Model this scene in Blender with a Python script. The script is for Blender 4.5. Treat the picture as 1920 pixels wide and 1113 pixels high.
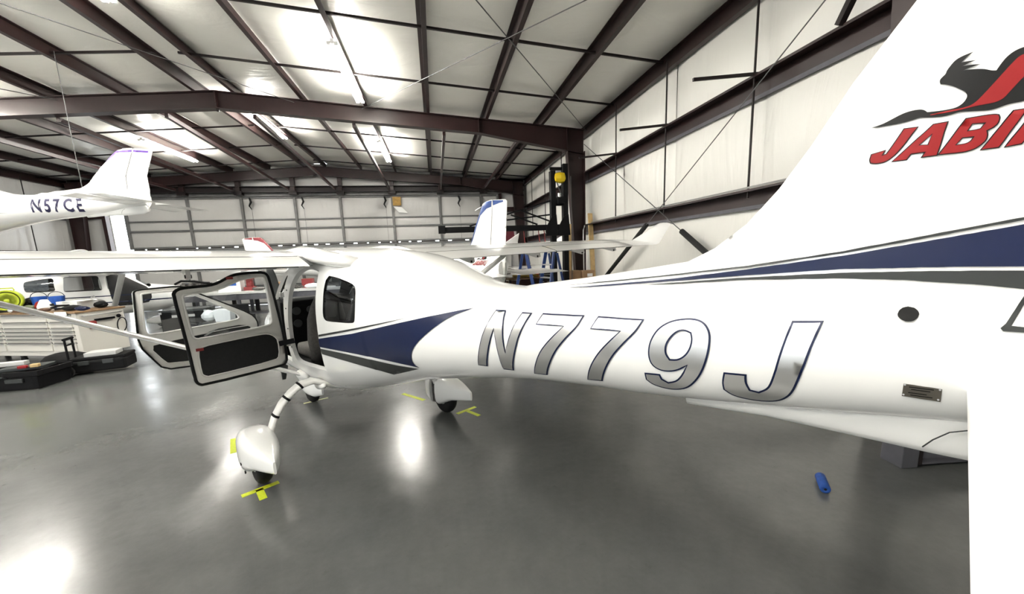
import bpy, bmesh, math, random
from mathutils import Vector, Matrix
from mathutils.geometry import delaunay_2d_cdt
random.seed(7)
for o in list(bpy.data.objects): bpy.data.objects.remove(o)
SC = bpy.context.scene
COL = SC.collection
PI = math.pi

# ---------------------------------------------------------------- camera, sky, exposure
cam_data = bpy.data.cameras.new('camera')
cam = bpy.data.objects.new('camera', cam_data); COL.objects.link(cam)
_p, _r, _y = 0.160128879, -0.0390082981, 0.18931341
_f = Vector((math.sin(_y)*math.cos(_p), math.cos(_y)*math.cos(_p), -math.sin(_p)))
_a = Vector((math.cos(_y), -math.sin(_y), 0)); _b = _a.cross(_f)
_R = _a*math.cos(_r)+_b*math.sin(_r); _U = -_a*math.sin(_r)+_b*math.cos(_r)
cam.matrix_world = Matrix(((_R.x, _U.x, -_f.x, 0), (_R.y, _U.y, -_f.y, 0), (_R.z, _U.z, -_f.z, 1.7), (0, 0, 0, 1)))
cam_data.sensor_width = 36; cam_data.lens = 721/1920*36; cam_data.shift_y = 35.56/1920
cam_data.clip_start = .02; cam_data.clip_end = 200
SC.camera = cam
world = bpy.data.worlds.new('world'); SC.world = world; world.use_nodes = True
_bg = world.node_tree.nodes['Background']; _bg.inputs[0].default_value = (.92, .97, 1.0, 1); _bg.inputs[1].default_value = 5.0
SC.view_settings.view_transform = 'Standard'; SC.view_settings.look = 'None'
SC.view_settings.gamma = 1; SC.view_settings.use_curve_mapping = False
SC.view_settings.exposure = 1.2
LAMP = 125.0          # emission strength of the fluorescent tubes

# ---------------------------------------------------------------- materials
MATS = {}
def mat(name, col, rough=.5, metal=0.0, coat=0.0, spec=.5, bump=None, vary=None, emis=None):
    if name in MATS: return MATS[name]
    m = bpy.data.materials.new(name); m.use_nodes = True
    nt = m.node_tree; b = nt.nodes['Principled BSDF']
    b.inputs['Base Color'].default_value = (*col, 1); b.inputs['Roughness'].default_value = rough
    b.inputs['Metallic'].default_value = metal; b.inputs['Coat Weight'].default_value = coat
    b.inputs['Coat Roughness'].default_value = .05
    b.inputs['Specular IOR Level'].default_value = spec
    if emis: b.inputs['Emission Color'].default_value = (*col, 1); b.inputs['Emission Strength'].default_value = emis
    if vary or bump:
        tc = nt.nodes.new('ShaderNodeTexCoord')
    if vary:
        sc, amt = vary
        n = nt.nodes.new('ShaderNodeTexNoise'); n.inputs['Scale'].default_value = sc; n.inputs['Detail'].default_value = 6
        nt.links.new(tc.outputs['Object'], n.inputs['Vector'])
        r = nt.nodes.new('ShaderNodeValToRGB')
        r.color_ramp.elements[0].position = .3; r.color_ramp.elements[1].position = .7
        r.color_ramp.elements[0].color = (*[c*(1-amt) for c in col], 1); r.color_ramp.elements[1].color = (*[min(1, c*(1+amt)) for c in col], 1)
        nt.links.new(n.outputs['Fac'], r.inputs['Fac']); nt.links.new(r.outputs['Color'], b.inputs['Base Color'])
    if bump:
        sc, st = bump
        n = nt.nodes.new('ShaderNodeTexNoise'); n.inputs['Scale'].default_value = sc; n.inputs['Detail'].default_value = 4
        nt.links.new(tc.outputs['Object'], n.inputs['Vector'])
        bp = nt.nodes.new('ShaderNodeBump'); bp.inputs['Strength'].default_value = st; bp.inputs['Distance'].default_value = .02
        nt.links.new(n.outputs['Fac'], bp.inputs['Height']); nt.links.new(bp.outputs['Normal'], b.inputs['Normal'])
    MATS[name] = m
    return m
def glass_mat(name, tint, refl=.10):
    m = bpy.data.materials.new(name); m.use_nodes = True; nt = m.node_tree
    for n in list(nt.nodes): nt.nodes.remove(n)
    out = nt.nodes.new('ShaderNodeOutputMaterial'); tr = nt.nodes.new('ShaderNodeBsdfTransparent'); gl = nt.nodes.new('ShaderNodeBsdfGlossy'); mx = nt.nodes.new('ShaderNodeMixShader')
    tr.inputs[0].default_value = (*tint, 1); gl.inputs['Roughness'].default_value = .02; mx.inputs[0].default_value = refl
    nt.links.new(tr.outputs[0], mx.inputs[1]); nt.links.new(gl.outputs[0], mx.inputs[2]); nt.links.new(mx.outputs[0], out.inputs[0])
    MATS[name] = m; return m

def floor_mat():
    m = bpy.data.materials.new('painted_concrete'); m.use_nodes = True; nt = m.node_tree; b = nt.nodes['Principled BSDF']
    tc = nt.nodes.new('ShaderNodeTexCoord')
    def noise(scale, det, rough=.6, loc=None):
        n = nt.nodes.new('ShaderNodeTexNoise'); n.inputs['Scale'].default_value = scale; n.inputs['Detail'].default_value = det; n.inputs['Roughness'].default_value = rough
        nt.links.new(tc.outputs['Object'], n.inputs['Vector']); return n
    def ramp(src, p0, c0, p1, c1):
        r = nt.nodes.new('ShaderNodeValToRGB'); r.color_ramp.elements[0].position = p0; r.color_ramp.elements[1].position = p1
        r.color_ramp.elements[0].color = (*c0, 1); r.color_ramp.elements[1].color = (*c1, 1); nt.links.new(src, r.inputs['Fac']); return r
    def mix(fac, a, bb, mode='MIX'):
        x = nt.nodes.new('ShaderNodeMix'); x.data_type = 'RGBA'; x.blend_type = mode
        if hasattr(fac, 'is_output'): nt.links.new(fac, x.inputs[0])
        else: x.inputs[0].default_value = fac
        nt.links.new(a, x.inputs[6]); nt.links.new(bb, x.inputs[7]); return x.outputs[2]
    base = ramp(noise(.9, 10, .68).outputs['Fac'], .3, (.070, .074, .073), .72, (.112, .115, .111))
    fine = ramp(noise(14, 8, .7).outputs['Fac'], .35, (.93, .93, .93), .65, (1.03, 1.03, 1.03))
    c = mix(1.0, base.outputs[0], fine.outputs[0], 'MULTIPLY')
    scuff = ramp(noise(7.5, 12, .78).outputs['Fac'], .60, (1, 1, 1), .78, (.50, .49, .47))
    c = mix(.8, c, scuff.outputs[0], 'MULTIPLY')
    chips = ramp(noise(23, 6, .8).outputs['Fac'], .76, (0, 0, 0), .82, (.10, .10, .098))
    c = mix(1.0, c, chips.outputs[0], 'ADD')
    nt.links.new(c, b.inputs['Base Color'])
    rr = ramp(noise(1.6, 9, .65).outputs['Fac'], .3, (.15,)*3, .7, (.27,)*3)
    nt.links.new(rr.outputs[0], b.inputs['Roughness'])
    bp = nt.nodes.new('ShaderNodeBump'); bp.inputs['Strength'].default_value = .12; bp.inputs['Distance'].default_value = .01
    nt.links.new(noise(6, 8).outputs['Fac'], bp.inputs['Height']); nt.links.new(bp.outputs[0], b.inputs['Normal'])
    b.inputs['Specular IOR Level'].default_value = .55
    MATS['floor'] = m; return m
def blanket_mat(name, scale, strength, col=(.81, .80, .75), rough=.38):
    m = bpy.data.materials.new(name); m.use_nodes = True; nt = m.node_tree; b = nt.nodes['Principled BSDF']
    b.inputs['Base Color'].default_value = (*col, 1); b.inputs['Roughness'].default_value = rough
    tc = nt.nodes.new('ShaderNodeTexCoord'); mp = nt.nodes.new('ShaderNodeMapping'); mp.inputs['Scale'].default_value = scale
    n = nt.nodes.new('ShaderNodeTexNoise'); n.inputs['Scale'].default_value = 1; n.inputs['Detail'].default_value = 5; n.inputs['Distortion'].default_value = .8
    bp = nt.nodes.new('ShaderNodeBump'); bp.inputs['Strength'].default_value = strength; bp.inputs['Distance'].default_value = .08
    nt.links.new(tc.outputs['Object'], mp.inputs[0]); nt.links.new(mp.outputs[0], n.inputs[0]); nt.links.new(n.outputs['Fac'], bp.inputs['Height']); nt.links.new(bp.outputs[0], b.inputs['Normal'])
    MATS[name] = m; return m
floor_mat()
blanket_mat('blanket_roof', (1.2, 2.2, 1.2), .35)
blanket_mat('blanket_dim', (1.5, 2.6, .5), .40, col=(.47, .465, .45)); blanket_mat('blanket_wall', (1.5, 2.6, .5), .40, col=(.66, .65, .61))  # first: darker blanket copy, dimness far from the lamps put into its colour
mat('steel', (.0165, .0062, .006), .42, spec=.35, vary=(3, .25)); mat('steel_dark', (.009, .005, .005), .5, spec=.3)
mat('door_steel', (.11, .11, .108), .5, vary=(4, .2)); mat('sheet', (.55, .55, .52), .6)
mat('white', (.86, .86, .84), .16, coat=.5); mat('white_soft', (.80, .79, .76), .35)
mat('grey_white', (.62, .62, .60), .35); mat('interior', (.009, .0093, .0097), .8, vary=(40, .2)); mat('seat', (.07, .064, .058), .75, vary=(60, .2))
mat('navy', (.0035, .0085, .040), .35, spec=.3); mat('charcoal', (.026, .029, .029), .45, spec=.3); mat('purple', (.10, .03, .30), .3)
mat('chrome', (.62, .62, .61), .30, metal=.85); mat('black', (.0035, .0035, .004), .65, spec=.15); mat('rubber', (.006, .006, .006), .8, spec=.3)
mat('logo_black', (.004, .004, .004), .5, spec=.25); mat('logo_red', (.23, .004, .005), .5, spec=.3); mat('red_dark', (.22, .02, .02), .5)
mat('tape', (.50, .58, .01), .55, vary=(60, .12)); mat('tape_pale', (.55, .55, .30), .6); mat('blue_foam', (.006, .055, .26), .7, vary=(30, .2))
mat('plate', (.16, .145, .12), .35, metal=.5); mat('alu', (.55, .55, .55), .35, metal=.9); mat('cable', (.10, .10, .10), .5, metal=.5)
mat('foam_black', (.006, .006, .006), .85, bump=(40, .3)); mat('grey_paint', (.07, .07, .082), .6, vary=(8, .15))
mat('cabinet', (.62, .60, .55), .4); mat('slot', (.05, .05, .05), .7); mat('wood', (.20, .12, .06), .6, vary=(6, .3)); mat('pine', (.52, .37, .17), .65, vary=(5, .25))
mat('card', (.33, .20, .105), .8, vary=(5, .15)); mat('lime', (.42, .50, .02), .45); mat('olive', (.12, .14, .02), .5); mat('blue', (.015, .09, .40), .5)
mat('paper', (.85, .85, .83), .7); mat('yellow', (.60, .43, .005), .5); mat('mustard', (.26, .17, .02), .7, vary=(12, .3)); mat('drill', (.55, .38, .05), .5); mat('engine', (.09, .085, .08), .45, metal=.5, vary=(18, .6))
mat('tan', (.36, .22, .06), .8, vary=(8, .3)); mat('plastic_clear', (.78, .82, .84), .25); mat('ladder_blue', (.008, .035, .15), .45); mat('maroon', (.09, .012, .02), .4)
mat('tube', (1.0, .965, .89), .4, emis=LAMP); mat('fixture', (.75, .75, .73), .4)
mat('label_grey', (.45, .45, .44), .6); mat('olive_bag', (.13, .15, .09), .8); mat('orange', (.65, .10, .02), .5); mat('brown', (.11, .06, .035), .7)
mat('indigo', (.02, .018, .06), .4); mat('fin_blue', (.012, .045, .19), .3); mat('fin_red', (.22, .02, .03), .4)
mat('asphalt', (.35, .35, .34), .8, vary=(3, .1))
glass_mat('glass', (.93, .95, .96), .07); glass_mat('glass_dark', (.42, .45, .48), .08)

# ---------------------------------------------------------------- mesh helpers
def link(o, parent=None):
    COL.objects.link(o)
    if parent: o.parent = parent
    return o
def obj(name, me, m, parent=None, smooth=False):
    if isinstance(m, str): m = MATS[m]
    if m and not me.materials: me.materials.append(m)
    if smooth: me.polygons.foreach_set('use_smooth', [True]*len(me.polygons))
    o = bpy.data.objects.new(name, me); return link(o, parent)
def tag(o, label=None, cat=None, group=None, kind=None):
    if label: o['label'] = label
    if cat: o['category'] = cat
    if group: o['group'] = group
    if kind: o['kind'] = kind
    return o
def thing(name, label, cat, loc=(0, 0, 0), rz=0, group=None):
    o = bpy.data.objects.new(name, None); link(o); o.location = loc; o.rotation_euler = (0, 0, rz); o.empty_display_size = .2
    return tag(o, label, cat, group)
def copy_tree(o, parent=None):
    c = o.copy(); link(c); c.parent = parent
    for ch in list(o.children): copy_tree(ch, c)
    return c
class MB:
    def __init__(s): s.v = []; s.f = []
    def add(s, v, f):
        k = len(s.v); s.v += [tuple(p) for p in v]; s.f += [tuple(i+k for i in q) for q in f]; return s
    def box(s, c, d, rz=0, R=None):
        M = R or Matrix.Rotation(rz, 3, 'Z'); c = Vector(c); hx, hy, hz = d[0]/2, d[1]/2, d[2]/2
        vs = [c+M@Vector((x*hx, y*hy, z*hz)) for z in (-1, 1) for y in (-1, 1) for x in (-1, 1)]
        return s.add(vs, [(0, 2, 3, 1), (4, 5, 7, 6), (0, 1, 5, 4), (2, 6, 7, 3), (0, 4, 6, 2), (1, 3, 7, 5)])
    def beam(s, p, q, w, h, up=(0, 0, 1)):
        p, q = Vector(p), Vector(q); d = (q-p); L = d.length; d.normalize(); r = d.cross(Vector(up))
        if r.length < 1e-5: r = d.cross(Vector((1, 0, 0)))
        r.normalize(); u = r.cross(d)
        R = Matrix((r, d, u)).transposed()
        return s.box((p+q)/2, (w, L, h), R=R)
    def tube(s, pts, r, n=10, caps=True, sq=1.0):
        pts = [Vector(p) for p in pts]; k = len(pts); rs = r if isinstance(r, (list, tuple)) else [r]*k
        t0 = (pts[1]-pts[0]).normalized(); a = t0.orthogonal().normalized(); base = len(s.v)
        vs = []; fs = []
        for i, p in enumerate(pts):
            t = (pts[min(i+1, k-1)]-pts[max(i-1, 0)]).normalized(); a = (a-t*a.dot(t)).normalized(); b = t.cross(a)
            vs += [p+(a*math.cos(2*PI*j/n)+b*math.sin(2*PI*j/n)*sq)*rs[i] for j in range(n)]
        for i in range(k-1):
            for j in range(n): fs.append((i*n+j, i*n+(j+1) % n, (i+1)*n+(j+1) % n, (i+1)*n+j))
        if caps: fs += [tuple(range(n))[::-1], tuple((k-1)*n+j for j in range(n))]
        return s.add(vs, fs)
    def lathe(s, prof, c=(0, 0, 0), axis='Z', n=20, R=None):
        c = Vector(c); vs = []; fs = []; m = len(prof)
        A = R or {'Z': Matrix.Identity(3), 'X': Matrix.Rotation(PI/2, 3, 'Y'), 'Y': Matrix.Rotation(-PI/2, 3, 'X')}[axis]
        for r, h in prof: vs += [c+A@Vector((r*math.cos(2*PI*j/n), r*math.sin(2*PI*j/n), h)) for j in range(n)]
        for i in range(m-1):
            for j in range(n): fs.append((i*n+j, i*n+(j+1) % n, (i+1)*n+(j+1) % n, (i+1)*n+j))
        fs += [tuple(range(n))[::-1], tuple((m-1)*n+j for j in range(n))]
        return s.add(vs, fs)
    def loft(s, rings, caps=True):
        n = len(rings[0]); vs = [p for r in rings for p in r]; fs = []
        for i in range(len(rings)-1):
            for j in range(n): fs.append((i*n+j, i*n+(j+1) % n, (i+1)*n+(j+1) % n, (i+1)*n+j))
        if caps: fs += [tuple(range(n))[::-1], tuple((len(rings)-1)*n+j for j in range(n))]
        return s.add(vs, fs)
    def prism(s, poly, fn, t0, t1):
        n = len(poly); vs = [fn(a, b, t0) for a, b in poly]+[fn(a, b, t1) for a, b in poly]
        fs = [tuple(range(n))[::-1], tuple(range(n, 2*n))]+[(i, (i+1) % n, n+(i+1) % n, n+i) for i in range(n)]
        return s.add(vs, fs)
    def mesh(s, name='m', weld=False, bev=0, seg=2):
        me = bpy.data.meshes.new(name); me.from_pydata(s.v, [], s.f)
        bm = bmesh.new(); bm.from_mesh(me)
        if weld: bmesh.ops.remove_doubles(bm, verts=bm.verts, dist=1e-5)
        bmesh.ops.recalc_face_normals(bm, faces=bm.faces)
        if bev: bmesh.ops.bevel(bm, geom=[e for e in bm.edges if e.is_manifold and e.calc_face_angle(0) > .6], offset=bev, segments=seg, affect='EDGES', profile=.6)
        bm.to_mesh(me); bm.free(); return me
    def make(s, name, m, parent=None, smooth=False, weld=False, bev=0, seg=2): return obj(name, s.mesh(name, weld, bev, seg), m, parent, smooth)
def autosmooth(o, ang=.7):
    me = o.data; bm = bmesh.new(); bm.from_mesh(me)
    for f in bm.faces: f.smooth = True
    for e in bm.edges: e.smooth = (not e.is_manifold) or e.calc_face_angle(0) < ang
    bm.to_mesh(me); bm.free(); return o
def inside(p, poly):
    x, y = p; c = False; n = len(poly); j = n-1
    for i in range(n):
        xi, yi = poly[i]; xj, yj = poly[j]
        if (yi > y) != (yj > y) and x < (xj-xi)*(y-yi)/(yj-yi)+xi: c = not c
        j = i
    return c
def densify(poly, mx):
    out = []
    for a, b in zip(poly, poly[1:]+poly[:1]):
        k = max(1, int(math.hypot(b[0]-a[0], b[1]-a[1])/mx+.999)); out += [(a[0]+(b[0]-a[0])*i/k, a[1]+(b[1]-a[1])*i/k) for i in range(k)]
    return out
def rounded(poly, it=2):
    for _ in range(it):
        q = []
        for a, b in zip(poly, poly[1:]+poly[:1]): q += [(a[0]*.75+b[0]*.25, a[1]*.75+b[1]*.25), (a[0]*.25+b[0]*.75, a[1]*.25+b[1]*.75)]
        poly = q
    return poly
def segd(p, a, b):
    ax, ay = a; bx, by = b; dx, dy = bx-ax, by-ay; L = dx*dx+dy*dy
    t = 0 if L == 0 else max(0, min(1, ((p[0]-ax)*dx+(p[1]-ay)*dy)/L)); return math.hypot(p[0]-ax-t*dx, p[1]-ay-t*dy)
def inset(poly, d):
    ar = sum(a[0]*b[1]-b[0]*a[1] for a, b in zip(poly, poly[1:]+poly[:1])); sg = 1 if ar > 0 else -1; n = len(poly); out = []
    for i in range(n):
        p0, p1, p2 = poly[i-1], poly[i], poly[(i+1) % n]
        def nrm(a, b):
            dx, dy = b[0]-a[0], b[1]-a[1]; L = math.hypot(dx, dy) or 1; return (-dy/L*sg, dx/L*sg)
        n1, n2 = nrm(p0, p1), nrm(p1, p2); bx, by = n1[0]+n2[0], n1[1]+n2[1]; L2 = bx*bx+by*by
        k = 2/L2 if L2 > .5 else 4
        k = min(k, 1.6/ (math.sqrt(L2) or 1)) if L2 < 2 else k
        out.append((p1[0]+bx*d*k, p1[1]+by*d*k))
    return out
def tri2d(outer, holes, step, grid=None, clear=.45):
    """points + triangles filling a polygon with holes"""
    o = densify(outer, step); hs = [densify(h, step) for h in holes]
    pts = []; edges = []
    for ring in [o]+hs:
        k = len(pts); pts += ring; edges += [(k+i, k+(i+1) % len(ring)) for i in range(len(ring))]
    if grid is None:
        xs = [p[0] for p in o]; ys = [p[1] for p in o]; grid = []
        nx = int((max(xs)-min(xs))/step)+1; ny = int((max(ys)-min(ys))/step)+1
        grid = [(min(xs)+(i+.5)*step, min(ys)+(j+.5)*step) for i in range(nx) for j in range(ny)]
    bnd = [(pts[a], pts[b]) for a, b in edges]
    cell = step*3; buckets = {}
    for a, b in bnd:
        for q in (a, b, ((a[0]+b[0])/2, (a[1]+b[1])/2)): buckets.setdefault((int(q[0]//cell), int(q[1]//cell)), []).append((a, b))
    for g in grid:
        if not inside(g, o) or any(inside(g, h) for h in hs): continue
        bx, by = int(g[0]//cell), int(g[1]//cell); near = False
        for i in (-1, 0, 1):
            for j in (-1, 0, 1):
                for a, b in buckets.get((bx+i, by+j), ()):
                    if segd(g, a, b) < step*clear: near = True; break
                if near: break
            if near: break
        if not near: pts.append(g)
    v, e, f, *_ = delaunay_2d_cdt([Vector(p) for p in pts], edges, [], 0, 1e-6)
    fs = []
    for t in f:
        c = (sum(v[i].x for i in t)/3, sum(v[i].y for i in t)/3)
        if inside(c, o) and not any(inside(c, h) for h in hs): fs.append(tuple(t))
    return [(p.x, p.y) for p in v], fs
def sheet(name, outer, holes, step, fn, m, parent, smooth=True):
    v, f = tri2d(outer, holes, step)
    me = bpy.data.meshes.new(name); me.from_pydata([fn(*p) for p in v], [], f); return obj(name, me, m, parent, smooth)
def plate(name, outer, holes, step, fn, t0, t1, m, parent):
    """flat plate with holes and thickness; fn(a,b,t)"""
    v, f = tri2d(outer, holes, step); mb = MB(); mb.add([fn(a, b, t0) for a, b in v], f); mb.add([fn(a, b, t1) for a, b in v], [q[::-1] for q in f])
    for ring in [densify(outer, step)]+[densify(h, step) for h in holes]:
        n = len(ring); mb.add([fn(a, b, t0) for a, b in ring]+[fn(a, b, t1) for a, b in ring], [(i, (i+1) % n, n+(i+1) % n, n+i) for i in range(n)])
    return autosmooth(mb.make(name, m, parent, weld=True), .6)
def text_polys(s, size, shear=0.0):
    cu = bpy.data.curves.new('txt', 'FONT'); cu.body = s; cu.size = size; cu.shear = shear; cu.resolution_u = 3; cu.offset = size*.03
    o = bpy.data.objects.new('txt', cu); COL.objects.link(o); dg = bpy.context.evaluated_depsgraph_get(); me = bpy.data.meshes.new_from_object(o.evaluated_get(dg))
    bpy.data.objects.remove(o); bpy.data.curves.remove(cu); return me
import math
# x, half width, z top, z bottom, exponent
ST=[(2.3, 0.15, 1.06, 0.76, 2.0), (2.22, 0.235, 1.12, 0.69, 2.2), (2.0, 0.315, 1.195, 0.61, 2.3), (1.65, 0.375, 1.265, 0.535, 2.4), (1.35, 0.415, 1.325, 0.49, 2.5), (1.15, 0.435, 1.47, 0.5194, 2.5), (0.95, 0.45, 1.625, 0.5094, 2.5), (0.72, 0.462, 1.755, 0.5044, 2.5), (0.5, 0.468, 1.8, 0.5021, 2.5), (0.2, 0.47, 1.812, 0.5292, 2.5), (-0.1, 0.464, 1.806, 0.5663, 2.5), (-0.4, 0.45, 1.792, 0.6362, 2.5), (-0.75, 0.425, 1.77, 0.7346, 2.4), (-1.07, 0.392, 1.74, 0.8303, 2.3), (-1.35, 0.358, 1.688, 0.907, 2.25), (-1.6, 0.322, 1.612, 0.9619, 2.2), (-1.85, 0.284, 1.548, 1.0137, 2.15), (-2.1, 0.252, 1.534, 1.061, 2.1), (-2.4, 0.222, 1.545, 1.0996, 2.1), (-2.8, 0.186, 1.56, 1.1363, 2.1), (-3.2, 0.152, 1.572, 1.1889, 2.1), (-3.55, 0.124, 1.575, 1.2423, 2.1), (-3.95, 0.085, 1.55, 1.2873, 2.1)]
XS=[s[0] for s in ST]
def _interp(x,k):
    n=len(ST)
    if x>=XS[0]: return ST[0][k]
    if x<=XS[-1]: return ST[-1][k]
    i=0
    while XS[i+1]>x: i+=1
    def m(j):
        if j==0: return (ST[1][k]-ST[0][k])/(XS[1]-XS[0])
        if j==n-1: return (ST[j][k]-ST[j-1][k])/(XS[j]-XS[j-1])
        a=(ST[j][k]-ST[j-1][k])/(XS[j]-XS[j-1]); b=(ST[j+1][k]-ST[j][k])/(XS[j+1]-XS[j])
        if a*b<=0: return 0.0
        return 2*a*b/(a+b)
    h=XS[i+1]-XS[i]; t=(x-XS[i])/h
    return ((1+2*t)*(1-t)**2)*ST[i][k]+(t*(1-t)**2)*h*m(i)+(t*t*(3-2*t))*ST[i+1][k]+(t*t*(t-1))*h*m(i+1)
def sec(x):
    w,zt,zb,p=(_interp(x,k) for k in (1,2,3,4))
    zc=zb+(zt-zb)*(.50 if x>-1 else .52)
    return w,zt,zb,p,zc
def S(x,th,off=0.0):
    w,zt,zb,p,zc=sec(x)
    c,s=math.cos(th),math.sin(th); h=(zt-zc) if c>=0 else (zc-zb)
    e=2/p
    return (x,(w+off)*math.copysign(abs(s)**e,s),zc+(h+off)*math.copysign(abs(c)**e,c))
def th_of(x,z):
    w,zt,zb,p,zc=sec(x); h=(zt-zc) if z>=zc else (zc-zb)
    q=max(-1,min(1,(z-zc)/h)); return math.acos(math.copysign(abs(q)**(p/2),q))
def bodyY(x,z):
    if x>XS[0] or x<XS[-1]: return -1
    w,zt,zb,p,zc=sec(x); h=(zt-zc) if z>=zc else (zc-zb)
    q=abs(z-zc)/h
    if q>=1: return -1
    return w*(1-q**p)**(1/p)
# fin: leading-edge curve (x,z)
LE=[(-2.0,1.52),(-2.133,1.545),(-2.449,1.584),(-2.697,1.62),(-2.88,1.648),(-2.967,1.692),(-3.059,1.765),(-3.139,1.861),(-3.209,1.968),(-3.29,2.112),(-3.393,2.263),(-3.49,2.40),(-3.53,2.44),(-3.60,2.46)]
HT=(-3.80,2.465); HB=(-3.62,1.36)   # hinge line top/bottom
def lex(z):
    if z<=LE[0][1]: return LE[0][0]
    for a,b in zip(LE,LE[1:]):
        if a[1]<=z<=b[1]: return a[0]+(b[0]-a[0])*(z-a[1])/(b[1]-a[1]+1e-9)
    return LE[-1][0]
TEX=lambda z: -3.98-.12*(z-1.3)
def finT(x,z):
    if z>2.47 or z<1.2: return -1
    xl=lex(z); xt=TEX(z)
    if x>xl or x<xt: return -1
    c=min(xl-xt,1.1)
    u=(xl-x)/c
    T=.036+.055*math.exp(-max(0,z-1.55)/.05)*(1 if z>1.3 else 1)
    if u<.3: return T*math.sqrt(max(0,1-((.3-u)/.3)**2))
    v=(x-xt)/max(1e-6,(xl-xt)-.3*c)
    v=min(1,max(0,v)); return .004+(T-.004)*(v**.8)
def sideY(x,z):
    a=bodyY(x,z); b=finT(x,z) if z>1.45 else -1
    if a<0 and b<0: return -1
    if a<0: return b
    if b<0: return a
    return max(a,b)
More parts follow.
